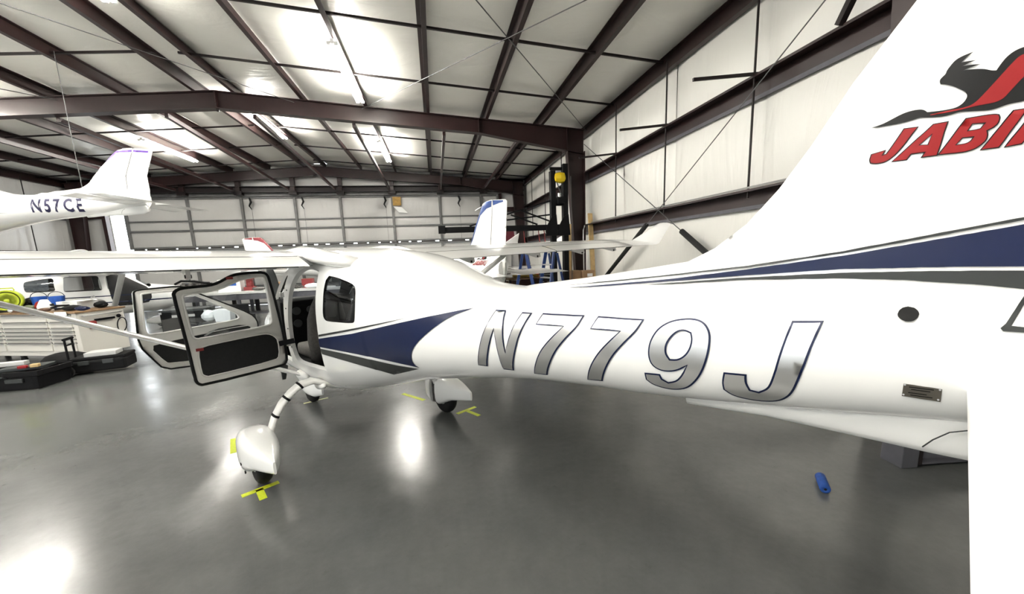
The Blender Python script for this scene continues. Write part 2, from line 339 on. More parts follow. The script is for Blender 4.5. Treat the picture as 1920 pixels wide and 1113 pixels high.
DEC={'N':[[(-2.082,1.442),(-2.145,1.443),(-2.155,1.383),(-2.162,1.319),(-2.165,1.254),(-2.192,1.323),(-2.218,1.388),(-2.245,1.442),(-2.301,1.443),(-2.276,1.389),(-2.25,1.329),(-2.224,1.26),(-2.168,1.154),(-2.105,1.15),(-2.117,1.22),(-2.114,1.295),(-2.101,1.355),(-2.079,1.291),(-2.053,1.227),(-2.013,1.153),(-1.952,1.151),(-1.997,1.241),(-2.027,1.315),(-2.057,1.383)]],'7a':[[(-2.359,1.446),(-2.413,1.447),(-2.464,1.449),(-2.514,1.45),(-2.561,1.452),(-2.542,1.407),(-2.494,1.356),(-2.445,1.3),(-2.405,1.239),(-2.353,1.162),(-2.279,1.156),(-2.323,1.226),(-2.363,1.289),(-2.417,1.348),(-2.474,1.402),(-2.407,1.399),(-2.336,1.397)]],'7b':[[(-2.62,1.453),(-2.668,1.454),(-2.714,1.454),(-2.758,1.455),(-2.8,1.456),(-2.78,1.412),(-2.738,1.365),(-2.695,1.314),(-2.659,1.255),(-2.623,1.187),(-2.552,1.179),(-2.586,1.246),(-2.626,1.308),(-2.668,1.357),(-2.716,1.406),(-2.677,1.405),(-2.637,1.404),(-2.596,1.403)]],'9':[[(-2.806,1.264),(-2.861,1.268),(-2.866,1.25),(-2.884,1.24),(-2.909,1.25),(-2.928,1.271),(-2.95,1.314),(-2.93,1.296),(-2.897,1.282),(-2.863,1.281),(-2.837,1.295),(-2.825,1.322),(-2.824,1.358),(-2.832,1.394),(-2.853,1.433),(-2.889,1.459),(-2.932,1.47),(-2.969,1.472),(-2.997,1.462),(-3.016,1.436),(-3.02,1.403),(-3.015,1.357),(-3.001,1.307),(-2.98,1.266),(-2.946,1.226),(-2.903,1.208),(-2.863,1.206),(-2.824,1.216),(-2.806,1.235)],[(-2.897,1.401),(-2.917,1.425),(-2.938,1.431),(-2.957,1.424),(-2.963,1.405),(-2.958,1.375),(-2.944,1.35),(-2.922,1.333),(-2.899,1.331),(-2.886,1.349),(-2.886,1.376)]],'J':[[(-3.218,1.485),(-3.242,1.487),(-3.265,1.489),(-3.287,1.491),(-3.279,1.46),(-3.268,1.416),(-3.258,1.369),(-3.247,1.325),(-3.236,1.284),(-3.221,1.255),(-3.196,1.232),(-3.159,1.22),(-3.112,1.218),(-3.075,1.226),(-3.053,1.246),(-3.051,1.273),(-3.058,1.311),(-3.09,1.313),(-3.12,1.315),(-3.119,1.287),(-3.128,1.263),(-3.148,1.26),(-3.169,1.276),(-3.179,1.299),(-3.189,1.343),(-3.196,1.383),(-3.202,1.413),(-3.208,1.442)]],'blue':[[(-0.333,1.118),(-0.536,1.155),(-0.714,1.187),(-0.872,1.215),(-1.016,1.247),(-1.151,1.276),(-1.273,1.303),(-1.386,1.328),(-1.484,1.349),(-1.572,1.368),(-1.654,1.386),(-1.728,1.401),(-1.796,1.415),(-1.863,1.429),(-1.938,1.442),(-1.886,1.424),(-1.831,1.405),(-1.752,1.365),(-1.658,1.306),(-1.565,1.246),(-1.497,1.192),(-1.454,1.146),(-1.431,1.099),(-1.431,1.067),(-1.456,1.054),(-1.365,1.058),(-1.27,1.062),(-1.152,1.066),(-1.024,1.069),(-0.888,1.071),(-0.727,1.068),(-0.543,1.062),(-0.328,1.052)]],'thin':[[(-0.34,1.15),(-0.523,1.184),(-0.686,1.214),(-0.832,1.241),(-0.964,1.266),(-1.086,1.29),(-1.2,1.312),(-1.305,1.333),(-1.402,1.352),(-1.491,1.369),(-1.402,1.35),(-1.305,1.328),(-1.199,1.305),(-1.084,1.28),(-0.961,1.254),(-0.83,1.228),(-0.684,1.2),(-0.522,1.169),(-0.339,1.134)]],'grey':[[(-0.328,1.039),(-0.538,1.047),(-0.717,1.052),(-0.876,1.052),(-1.009,1.048),(-1.135,1.044),(-1.25,1.039),(-1.347,1.041),(-1.438,1.042),(-1.284,0.994),(-1.12,0.944),(-0.996,0.968),(-0.904,0.978),(-0.798,0.986),(-0.675,0.991),(-0.518,0.995),(-0.332,0.995)]],'window':[[(-0.473,1.592),(-0.595,1.585),(-0.81,1.552),(-0.883,1.532),(-0.91,1.507),(-0.927,1.442),(-0.93,1.375),(-0.92,1.307),(-0.901,1.29),(-0.839,1.284),(-0.688,1.277),(-0.519,1.269),(-0.477,1.28),(-0.455,1.308),(-0.463,1.407),(-0.452,1.493),(-0.445,1.56)]],'open':[[(-0.252,1.626),(-0.293,1.567),(-0.32,1.469),(-0.326,1.389),(-0.329,1.257),(-0.328,1.132),(-0.323,1.002),(-0.258,0.843),(-0.013,0.827),(0.327,0.803),(0.382,0.84),(0.38,0.945),(0.359,1.085),(0.348,1.195),(0.311,1.328),(0.298,1.467),(0.253,1.558),(0.203,1.625),(0.043,1.668)]],'tblue':[[(-2.393,1.545),(-2.453,1.551),(-2.508,1.556),(-2.56,1.561),(-2.61,1.566),(-2.653,1.57),(-2.695,1.575),(-2.736,1.579),(-2.775,1.583),(-2.812,1.587),(-2.848,1.591),(-2.885,1.596),(-2.92,1.601),(-2.953,1.606),(-2.986,1.61),(-3.018,1.615),(-3.048,1.619),(-3.078,1.623),(-3.104,1.628),(-3.129,1.632),(-3.153,1.636),(-3.177,1.639),(-3.2,1.643),(-3.222,1.647),(-3.244,1.65),(-3.265,1.654),(-3.285,1.657),(-3.305,1.66),(-3.326,1.664),(-3.345,1.668),(-3.365,1.672),(-3.384,1.676),(-3.402,1.68),(-3.42,1.683),(-3.437,1.687),(-3.454,1.69),(-3.471,1.694),(-3.487,1.697),(-3.503,1.7),(-3.518,1.704),(-3.533,1.706),(-3.548,1.71),(-3.562,1.712),(-3.576,1.715),(-3.59,1.718),(-3.603,1.721),(-3.617,1.724),(-3.631,1.726),(-3.644,1.729),(-3.657,1.732),(-3.67,1.734),(-3.682,1.737),(-3.694,1.739),(-3.697,1.717),(-3.699,1.695),(-3.702,1.673),(-3.704,1.651),(-3.707,1.628),(-3.694,1.628),(-3.682,1.629),(-3.668,1.629),(-3.655,1.629),(-3.641,1.629),(-3.627,1.629),(-3.613,1.629),(-3.598,1.629),(-3.583,1.629),(-3.568,1.629),(-3.553,1.629),(-3.537,1.629),(-3.52,1.629),(-3.504,1.629),(-3.488,1.628),(-3.472,1.628),(-3.455,1.628),(-3.438,1.627),(-3.421,1.627),(-3.404,1.626),(-3.385,1.626),(-3.367,1.625),(-3.348,1.625),(-3.328,1.624),(-3.308,1.624),(-3.288,1.622),(-3.267,1.62),(-3.246,1.619),(-3.224,1.617),(-3.201,1.615),(-3.178,1.613),(-3.155,1.611),(-3.13,1.609),(-3.105,1.607),(-3.079,1.605),(-3.049,1.602),(-3.019,1.599),(-2.987,1.596),(-2.954,1.593),(-2.921,1.589),(-2.886,1.586),(-2.849,1.583),(-2.813,1.579),(-2.776,1.576),(-2.737,1.572),(-2.697,1.569),(-2.655,1.565),(-2.612,1.561),(-2.562,1.557),(-2.51,1.553),(-2.454,1.549)]],'tthin':[[(-2.378,1.554),(-2.437,1.56),(-2.494,1.566),(-2.549,1.573),(-2.602,1.578),(-2.646,1.583),(-2.689,1.588),(-2.73,1.593),(-2.77,1.597),(-2.808,1.601),(-2.845,1.606),(-2.882,1.61),(-2.917,1.615),(-2.951,1.619),(-2.984,1.623),(-3.016,1.627),(-3.047,1.631),(-3.077,1.634),(-3.103,1.639),(-3.128,1.643),(-3.152,1.647),(-3.176,1.651),(-3.199,1.655),(-3.221,1.658),(-3.243,1.662),(-3.264,1.666),(-3.284,1.669),(-3.304,1.672),(-3.324,1.677),(-3.342,1.681),(-3.361,1.685),(-3.379,1.688),(-3.396,1.692),(-3.413,1.696),(-3.43,1.699),(-3.446,1.703),(-3.462,1.706),(-3.477,1.71),(-3.492,1.713),(-3.507,1.716),(-3.521,1.719),(-3.535,1.722),(-3.549,1.725),(-3.563,1.728),(-3.576,1.731),(-3.589,1.734),(-3.602,1.736),(-3.615,1.739),(-3.629,1.742),(-3.642,1.745),(-3.655,1.747),(-3.668,1.75),(-3.68,1.752),(-3.692,1.755),(-3.693,1.749),(-3.681,1.746),(-3.668,1.744),(-3.656,1.741),(-3.643,1.738),(-3.63,1.736),(-3.616,1.733),(-3.602,1.73),(-3.59,1.727),(-3.577,1.724),(-3.563,1.722),(-3.55,1.719),(-3.536,1.716),(-3.522,1.713),(-3.507,1.71),(-3.493,1.706),(-3.478,1.703),(-3.462,1.7),(-3.446,1.696),(-3.43,1.693),(-3.414,1.689),(-3.397,1.686),(-3.379,1.682),(-3.361,1.678),(-3.343,1.674),(-3.324,1.67),(-3.305,1.666),(-3.285,1.663),(-3.264,1.659),(-3.243,1.656),(-3.222,1.653),(-3.199,1.649),(-3.176,1.645),(-3.153,1.641),(-3.128,1.637),(-3.103,1.633),(-3.078,1.629),(-3.048,1.626),(-3.017,1.622),(-2.985,1.618),(-2.952,1.615),(-2.918,1.611),(-2.883,1.606),(-2.846,1.602),(-2.809,1.598),(-2.771,1.594),(-2.732,1.589),(-2.69,1.585),(-2.648,1.58),(-2.604,1.575),(-2.551,1.57),(-2.496,1.565),(-2.438,1.559)]],'tgrey':[[(-2.713,1.565),(-2.761,1.569),(-2.806,1.573),(-2.85,1.577),(-2.886,1.58),(-2.921,1.584),(-2.955,1.587),(-2.988,1.59),(-3.019,1.593),(-3.05,1.596),(-3.08,1.598),(-3.106,1.6),(-3.131,1.602),(-3.155,1.604),(-3.179,1.605),(-3.202,1.607),(-3.224,1.609),(-3.246,1.61),(-3.268,1.611),(-3.288,1.613),(-3.309,1.614),(-3.329,1.615),(-3.348,1.615),(-3.368,1.616),(-3.386,1.616),(-3.404,1.617),(-3.422,1.617),(-3.439,1.618),(-3.456,1.618),(-3.473,1.619),(-3.489,1.619),(-3.505,1.619),(-3.521,1.619),(-3.538,1.62),(-3.554,1.62),(-3.569,1.62),(-3.584,1.62),(-3.599,1.62),(-3.614,1.62),(-3.628,1.619),(-3.642,1.619),(-3.656,1.619),(-3.67,1.619),(-3.683,1.619),(-3.696,1.619),(-3.708,1.619),(-3.71,1.599),(-3.712,1.579),(-3.712,1.561),(-3.7,1.563),(-3.687,1.565),(-3.675,1.567),(-3.661,1.57),(-3.647,1.573),(-3.633,1.576),(-3.618,1.579),(-3.603,1.581),(-3.587,1.583),(-3.572,1.585),(-3.555,1.587),(-3.541,1.588),(-3.526,1.589),(-3.511,1.59),(-3.495,1.591),(-3.479,1.592),(-3.463,1.593),(-3.446,1.595),(-3.429,1.596),(-3.41,1.596),(-3.391,1.597),(-3.372,1.597),(-3.352,1.597),(-3.331,1.598),(-3.31,1.598),(-3.29,1.598),(-3.269,1.597),(-3.248,1.596),(-3.225,1.596),(-3.203,1.595),(-3.18,1.594),(-3.156,1.593),(-3.131,1.593),(-3.106,1.592),(-3.08,1.591),(-3.051,1.589),(-3.02,1.586),(-2.989,1.583),(-2.956,1.581),(-2.922,1.578),(-2.887,1.575),(-2.851,1.572),(-2.807,1.57),(-2.761,1.568)]],'plug':[[(-3.461,1.52),(-3.46,1.516),(-3.459,1.512),(-3.456,1.508),(-3.453,1.505),(-3.449,1.503),(-3.444,1.502),(-3.439,1.502),(-3.435,1.504),(-3.431,1.506),(-3.428,1.509),(-3.425,1.513),(-3.424,1.518),(-3.425,1.522),(-3.426,1.526),(-3.429,1.53),(-3.432,1.533),(-3.437,1.535),(-3.441,1.536),(-3.446,1.535),(-3.451,1.534),(-3.454,1.532),(-3.458,1.528),(-3.46,1.524)]],'plate':[[(-3.449,1.351),(-3.465,1.351),(-3.481,1.35),(-3.497,1.35),(-3.513,1.349),(-3.514,1.314),(-3.498,1.315),(-3.482,1.315),(-3.466,1.316),(-3.449,1.316)]],'gap':[[(-3.584,1.5),(-3.591,1.51),(-3.599,1.53),(-3.608,1.55),(-3.619,1.568),(-3.623,1.565),(-3.614,1.546),(-3.606,1.526),(-3.599,1.506),(-3.614,1.505),(-3.629,1.504),(-3.643,1.502),(-3.644,1.493),(-3.63,1.493),(-3.617,1.494),(-3.603,1.494),(-3.588,1.494)]],'bird':[[(-3.336,1.982),(-3.358,1.986),(-3.375,1.994),(-3.393,2.002),(-3.411,2.004),(-3.423,2.002),(-3.429,1.998),(-3.433,1.993),(-3.457,1.99),(-3.477,1.99),(-3.487,1.996),(-3.492,2.005),(-3.493,2.013),(-3.488,2.022),(-3.48,2.029),(-3.47,2.038),(-3.459,2.045),(-3.449,2.049),(-3.447,2.054),(-3.447,2.06),(-3.451,2.065),(-3.455,2.069),(-3.456,2.076),(-3.461,2.085),(-3.467,2.094),(-3.477,2.099),(-3.493,2.102),(-3.485,2.095),(-3.477,2.086),(-3.487,2.085),(-3.499,2.083),(-3.489,2.081),(-3.479,2.077),(-3.493,2.076),(-3.506,2.072),(-3.494,2.071),(-3.481,2.068),(-3.494,2.066),(-3.512,2.061),(-3.523,2.054),(-3.53,2.052),(-3.534,2.061),(-3.54,2.073),(-3.55,2.083),(-3.563,2.087),(-3.576,2.086),(-3.59,2.072),(-3.601,2.05),(-3.61,2.021),(-3.607,1.994),(-3.592,1.982),(-3.575,1.978),(-3.554,1.978),(-3.535,1.972),(-3.521,1.973),(-3.496,1.978),(-3.485,1.98),(-3.467,1.976),(-3.449,1.977),(-3.433,1.981),(-3.421,1.984),(-3.409,1.981),(-3.389,1.979),(-3.359,1.98),(-3.348,1.98)]],'sash':[[(-3.438,1.986),(-3.466,1.987),(-3.493,1.987),(-3.505,1.992),(-3.517,2.008),(-3.532,2.031),(-3.546,2.053),(-3.557,2.069),(-3.565,2.073),(-3.575,2.073),(-3.58,2.062),(-3.578,2.042),(-3.57,2.029),(-3.561,2.015),(-3.551,1.999),(-3.546,1.991),(-3.536,1.986),(-3.52,1.986),(-3.506,1.986),(-3.488,1.984),(-3.467,1.983),(-3.439,1.984)]],'lJ':[[(-3.396,1.966),(-3.422,1.964),(-3.413,1.948),(-3.404,1.931),(-3.394,1.914),(-3.381,1.898),(-3.368,1.89),(-3.351,1.89),(-3.341,1.894),(-3.338,1.903),(-3.341,1.917),(-3.369,1.922),(-3.364,1.911),(-3.369,1.912),(-3.374,1.921),(-3.385,1.943)]],'lA':[[(-3.445,1.964),(-3.47,1.964),(-3.466,1.94),(-3.463,1.915),(-3.459,1.89),(-3.431,1.89),(-3.436,1.901),(-3.415,1.901),(-3.408,1.889),(-3.38,1.89),(-3.394,1.906),(-3.407,1.921),(-3.42,1.936),(-3.433,1.95)],[(-3.445,1.94),(-3.44,1.919),(-3.428,1.921)]],'lB':[[(-3.495,1.964),(-3.509,1.964),(-3.523,1.964),(-3.537,1.963),(-3.544,1.96),(-3.547,1.952),(-3.545,1.94),(-3.539,1.933),(-3.531,1.929),(-3.533,1.92),(-3.532,1.91),(-3.526,1.901),(-3.517,1.893),(-3.503,1.889),(-3.489,1.889),(-3.474,1.89),(-3.458,1.891),(-3.468,1.91),(-3.477,1.928),(-3.486,1.947)],[(-3.507,1.948),(-3.524,1.946),(-3.519,1.937),(-3.513,1.936),(-3.502,1.936)],[(-3.495,1.921),(-3.51,1.92),(-3.507,1.913),(-3.501,1.909),(-3.487,1.909)]],'lI':[[(-3.562,1.964),(-3.584,1.963),(-3.577,1.948),(-3.571,1.934),(-3.564,1.919),(-3.558,1.904),(-3.551,1.889),(-3.537,1.889),(-3.523,1.889),(-3.531,1.904),(-3.539,1.92),(-3.547,1.935),(-3.554,1.949)]],'lR':[[(-3.593,1.962),(-3.608,1.962),(-3.623,1.961),(-3.627,1.955),(-3.627,1.941),(-3.621,1.931),(-3.615,1.929),(-3.621,1.891),(-3.601,1.891),(-3.598,1.923),(-3.59,1.906),(-3.582,1.89),(-3.57,1.889),(-3.557,1.888),(-3.564,1.904),(-3.572,1.919),(-3.579,1.934),(-3.586,1.948)],[(-3.602,1.947),(-3.614,1.947),(-3.612,1.938),(-3.6,1.938)]],'lU':[[(-3.64,1.96),(-3.658,1.96),(-3.653,1.943),(-3.647,1.925),(-3.641,1.908),(-3.643,1.898),(-3.65,1.899),(-3.658,1.909),(-3.663,1.926),(-3.668,1.942),(-3.673,1.959),(-3.689,1.958),(-3.685,1.944),(-3.68,1.93),(-3.675,1.915),(-3.671,1.901),(-3.662,1.885),(-3.644,1.879),(-3.632,1.884),(-3.626,1.895),(-3.626,1.909),(-3.631,1.926),(-3.636,1.943)]],'rear_door':{'outer':[(0.768,1.502),(0.752,1.531),(0.716,1.546),(0.629,1.549),(0.538,1.551),(0.479,1.565),(0.394,1.609),(0.33,1.625),(0.221,1.63),(0.131,1.625),(0.105,1.601),(0.098,1.563),(0.075,1.324),(0.048,1.062),(0.038,0.848),(0.056,0.806),(0.096,0.797),(0.68,0.806),(0.714,0.828),(0.726,0.866),(0.748,1.205)],'win':[(0.724,1.476),(0.706,1.5),(0.544,1.508),(0.465,1.522),(0.369,1.561),(0.304,1.582),(0.157,1.598),(0.131,1.578),(0.127,1.393),(0.126,1.218),(0.145,1.183),(0.18,1.174),(0.666,1.161),(0.692,1.172),(0.706,1.196)],'panel':[(0.688,1.072),(0.665,1.105),(0.463,1.111),(0.246,1.115),(0.177,1.107),(0.133,1.079),(0.102,1.034),(0.102,0.891),(0.138,0.86),(0.635,0.86),(0.67,0.877),(0.685,0.904)]},'front_door':{'outer':[(1.032,1.495),(1.024,1.512),(1.004,1.523),(0.866,1.527),(0.723,1.53),(0.672,1.511),(0.602,1.461),(0.382,1.332),(0.16,1.197),(0.106,1.12),(0.102,1.042),(0.133,0.769),(0.462,0.764),(0.744,0.792),(0.921,0.814),(0.993,0.933),(1.063,1.063),(1.051,1.269)],'win':[(0.989,1.478),(0.976,1.491),(0.811,1.494),(0.708,1.488),(0.637,1.452),(0.499,1.368),(0.33,1.246),(0.282,1.206),(0.271,1.171),(0.303,1.151),(0.648,1.145),(0.977,1.135),(1.003,1.152),(1.01,1.2)],'panel':[(1.01,1.045),(0.875,1.059),(0.737,1.068),(0.217,1.087),(0.165,1.054),(0.199,0.816),(0.456,0.806),(0.874,0.858),(0.907,0.872)]}}
# ================================================================ the hangar
XL, XR, YF, YB, XRG = -13.2, 4.23, -5.4, 17.8, -4.48
FR = [-5.0, 2.6, 10.2, 17.4]
def zr(x): return 5.455-.073*abs(x-XRG)          # top of the rafters
portal = bpy.data.lights.new('daylight_door', 'AREA'); portal.shape = 'RECTANGLE'; portal.size = 4.0; portal.size_y = 4.3; portal.cycles.is_portal = True
po = bpy.data.objects.new('daylight_door', portal); link(po); po.location = (-9.6, YF-.02, 2.15); po.rotation_euler = (PI/2, 0, PI)
slit = bpy.data.lights.new('daylight_gap', 'AREA'); slit.shape = 'RECTANGLE'; slit.size = .55; slit.size_y = 4.3; slit.cycles.is_portal = True
so = bpy.data.objects.new('daylight_gap', slit); link(so); so.location = (-11.89, YB+.25, 2.15); so.rotation_euler = (PI/2, 0, PI)
po.rotation_euler = (PI/2, 0, 0)
def struct(name, mb, m, smooth=False): return tag(mb.make(name, m, None, smooth), kind='structure')
floor = struct('floor', MB().box(((XL+XR)/2, (YF+YB)/2, -.1), (XR-XL, YB-YF, .2)), 'floor')
struct('ground', MB().box((-4, 6, -.16), (90, 90, .1)), 'asphalt')
mb = MB()
for a, b in ((XL-.3, XRG), (XRG, XR+.3)):
    mb.add([(a, YF-.2, zr(a)+.30), (b, YF-.2, zr(b)+.30), (b, YB+.3, zr(b)+.30), (a, YB+.3, zr(a)+.30), (a, YF-.2, zr(a)+.34), (b, YF-.2, zr(b)+.34), (b, YB+.3, zr(b)+.34), (a, YB+.3, zr(a)+.34)],
           [(0, 1, 2, 3), (4, 7, 6, 5), (0, 4, 5, 1), (1, 5, 6, 2), (2, 6, 7, 3), (3, 7, 4, 0)])
ceiling = struct('ceiling', mb, 'sheet')
wall_right = struct('wall_right', MB().box((XR+.13, (YF+YB)/2, 2.55), (.06, YB-YF+.7, 5.2)), 'sheet')
wall_left = struct('wall_left', MB().box((XL-.13, (YF+YB)/2, 2.55), (.06, YB-YF+.7, 5.2)), 'sheet')
# --- purlins
PX = [-4.13, -2.74, -1.38, .04, 1.46, 2.88]; PXL = [2*XRG-x for x in PX]
ALLP = sorted(PX+PXL)
def zsec(x, y0, y1, z0, h=.2, fl=.07, t=.012, sg=1):
    P = [(-t/2, 0), (fl*-sg, 0), (fl*-sg, t), (-t/2, t), (-t/2, h-t), (t/2, h-t), (t/2, h)]
    prof = [(-t/2*sg, 0), (fl*sg, 0), (fl*sg, t), (t/2*sg, t), (t/2*sg, h-t), (t/2*sg, h), (-fl*sg, h), (-fl*sg, h-t), (-t/2*sg, h-t), (-t/2*sg, t)]
    return MB().prism(prof, lambda a, b, y: (x+a, y, z0+b), y0, y1)
for x in ALLP: zsec(x, YF+.1, YB-.1, zr(x), sg=(1 if x > XRG else -1)).make('purlin', 'steel', ceiling)
for sx, xe in ((1, XR-.02), (-1, XL+.02)):
    MB().prism([(0, 0), (-.09*sx, 0), (-.09*sx, .012), (-.012*sx, .012), (-.012*sx, .248), (-.09*sx, .248), (-.09*sx, .26), (0, .26)], lambda a, b, y: (xe+a, y, zr(xe)-.11+b), YF+.1, YB-.1).make('eave_strut', 'steel', ceiling)
# --- sag straps between the purlins
SY = [-3.1, -1.2, .7, 4.65, 6.65, 8.58, 12.55, 14.48, 16.5]
for y in SY:
    for a, b in ((XL+.1, XRG-.2), (XRG+.2, XR-.1)): MB().beam((a, y, zr(a)+.06), (b, y, zr(b)+.06), .035, .035).make('sag_strap', 'steel_dark', ceiling)
# --- insulation blankets sagging between purlins
edges = [XL]+ALLP+[XR]
YS = sorted(SY+FR+[YF, YB])
for x0, x1 in zip(edges, edges[1:]):
    nx = 10 if x1-x0 > .9 else 4; ny = 150; vs = []; fs = []
    ph = random.random()*9
    for j in range(ny+1):
        y = YF+(YB-YF)*j/ny
        k = max(i for i in range(len(YS)) if YS[i] <= y+1e-6); k = min(k, len(YS)-2); v = (y-YS[k])/(YS[k+1]-YS[k])
        for i in range(nx+1):
            u = i/nx; x = x0+(x1-x0)*u
            sag = .085*math.sin(PI*u)*(.55+.45*math.sin(PI*min(1, max(0, v)))) if x1-x0 > .9 else .02
            rip = .010*math.sin(PI*u)*math.exp(-((v-.10-.12*math.sin(PI*u))/.05)**2)+.008*math.sin(PI*u)*math.exp(-((v-.9+.1*math.sin(PI*u+ph))/.04)**2)
            vs.append((x, y, zr(x)+.225-sag-rip))
    for j in range(ny):
        for i in range(nx): a = j*(nx+1)+i; fs.append((a, a+nx+1, a+nx+2, a+1))
    MB().add(vs, fs).make('insulation_blanket', 'blanket_roof', ceiling, smooth=True)
# --- rigid frames: rafters and columns
def ibeam(mb, prof_top, prof_bot, y, wf=.20, tf=.014, tw=.012):
    """web between two polylines (x,z), flanges along both"""
    n = len(prof_top)
    vs = [(x, y+s*tw/2, z) for s in (-1, 1) for x, z in prof_top]+[(x, y+s*tw/2, z) for s in (-1, 1) for x, z in prof_bot]
    fs = []
    for i in range(n-1):
        fs += [(i, i+1, 2*n+i+1, 2*n+i), (n+i, 3*n+i, 3*n+i+1, n+i+1)]
    mb.add(vs, fs)
    for pr in (prof_top, prof_bot):
        for (xa, za), (xb, zb) in zip(pr, pr[1:]): mb.beam((xa, y, za), (xb, y, zb), wf, tf, up=(-(zb-za), 0, xb-xa))
for fy in FR:
    rt = [(XRG, zr(XRG)), (1.29, zr(1.29)), (3.59, zr(3.59)), (4.06, zr(4.06))]; rb = [(XRG, 5.11), (1.29, 4.71), (3.59, 4.315), (4.06, 4.23)]
    for sx in (1, -1):
        m_ = lambda p: [(XRG+sx*(x-XRG), z) for x, z in p]
        mb = MB(); ibeam(mb, m_(rt), m_(rb), fy); r = mb.make('rafter', 'steel', ceiling)
        for xs, z0, z1 in ((1.29, 4.71, zr(1.29)), (3.59, 4.315, zr(3.59)), (XRG+.01, 5.11, zr(XRG))):
            MB().box((XRG+sx*(xs-XRG), fy, (z0+z1)/2), (.014, .18, z1-z0)).make('splice_plate', 'steel', r)
        mb = MB(); ibeam(mb, m_([(4.06, 0.0), (4.06, 2.2), (4.06, 4.30)]), m_([(3.84, 0.0), (3.73, 2.2), (3.59, 4.30)]), fy)
        c = mb.make('column', 'steel', wall_right if sx == 1 else wall_left)
        MB().box((XRG+sx*(3.95-XRG), fy, .012), (.42, .3, .024)).make('base_plate', 'steel', c)
for k, y in enumerate((10.32, 17.28)):
    MB().box((XRG, y-.14, zr(XRG)-.36), (.05, .03, .09)).make('ridge_bracket', 'steel_dark', ceiling)
# horizontal struts from the end wall header to the middle frame
for x in (-9.5, -7.55, -5.55, -3.8, -1.68, .43, 2.3):
    zb = (5.11-.069*abs(x-XRG)); MB().beam((x, 17.35, 4.58), (x, 10.28, zb-.06), .07, .09).make('wind_strut', 'steel', ceiling)
# roof rod bracing
for p, q in (((-1.45, 10.15, 5.18), (4.1, 2.7, 4.80)), ((4.12, 10.15, 4.82), (-1.45, 2.7, 5.18)), ((-7.4, 10.15, 5.18), (-13.1, 2.7, 4.75)), ((-2.9, 10.15, 5.28), (-8.4, 2.7, 5.1))):
    MB().tube([p, q], .008, 6).make('brace_rod', 'cable', ceiling)
# --- side walls: girts, rods, blankets
GZ = [2.41, 3.78]
def wall_panels(wall, X, s, ys, name='insulation_blanket', m='blanket_wall'):
    zs = [0.0]+GZ+[zr(X)+.1]
    for y0, y1 in zip(ys, ys[1:]):
        for z0, z1 in zip(zs, zs[1:]):
            ny, nz = 26, 10; vs = []; fs = []; sd = random.random()*6
            for j in range(nz+1):
                for i in range(ny+1):
                    u = i/ny; v = j/nz; y = y0+(y1-y0)*u; z = z0+(z1-z0)*v
                    puff = .05*math.sin(PI*v)**.7*math.sin(PI*u)**.5 if z0 > 1 else .02*math.sin(PI*u)**.5
                    d = min(y-y0, y1-y)
                    fold = .014*math.cos((y-y0)*42+sd+.8*math.sin(3*v+sd))*math.exp(-(y-y0)/.16)+.008*math.cos((y1-y)*50+sd)*math.exp(-(y1-y)/.10)
                    if z0 < 1: fold *= .4
                    vs.append((X-s*(puff+fold*min(1, 4*v+.2)-.02), y, z))
            for j in range(nz):
                for i in range(ny): a = j*(ny+1)+i; fs.append((a, a+1, a+ny+2, a+ny+1))
            MB().add(vs, fs).make(name, m, wall, smooth=True)
WY = [YF, -3.3, -1.2, .7, 2.6, 4.53, 6.44, 8.34, 10.2, 12.1, 14.0, 15.9, YB]
wall_panels(wall_right, XR+.03, 1, WY); wall_panels(wall_left, XL-.03, -1, WY, m='blanket_dim')
for wl, X, s in ((wall_right, XR-.02, 1), (wall_left, XL+.02, -1)):
    for gz in GZ:
        for y0, y1 in zip(FR, FR[1:]):
            MB().prism([(0, 0), (-.17*s, 0), (-.17*s, -.03), (-.155*s, -.03), (-.155*s, -.012), (0, -.012), (0, -.20), (.03*s, -.20), (.03*s, 0)], lambda a, b, y: (X+a, y, gz+b), y0+.02, y1-.02).make('girt', 'steel', wl)
            MB().box((X-.004*s, (y0+y1)/2, gz-.225), (.02, y1-y0-.04, .05)).make('girt_lip', 'grey_paint', wl)
    for y in WY[1:-1]:
        if y in FR: continue
        MB().tube([(X-.13*s, y, zr(X)-.02), (X-.13*s, y, 2.30)], .014, 8).make('sag_rod', 'steel_dark', wl)
for y in (4.53, 6.44, 8.34): MB().beam((XR-.1, y-.02, 3.80), (3.22, y, 3.70), .03, .035).make('bracket_arm', 'steel_dark', wall_right)
MB().beam((XR-.2, 3.45, 3.78), (XR-.25, 3.05, 4.35), .06, .06).make('knee_brace', 'steel_dark', wall_right)
MB().tube([(XR-.2, 9.6, 2.425), (XR-.2, 2.8, 2.425)], .012, 6).make('conduit', 'alu', wall_right)
# wall cross-bracing with black foam sleeves
xb = 4.02
A1, A2, B1, B2 = (xb, 10.05, 4.45), (xb, 3.0, .30), (xb, 10.05, .30), (xb, 3.0, 4.45)
def lerp(a, b, t): return tuple(a[i]+(b[i]-a[i])*t for i in range(3))
for p, q, t in ((A1, A2, .60), (B2, B1, .555)):
    MB().tube([p, q], .008, 6).make('brace_cable', 'cable', wall_right)
    MB().tube([lerp(p, q, t), lerp(p, q, .985)], .045, 10).make('foam_sleeve', 'foam_black', wall_right, smooth=True)
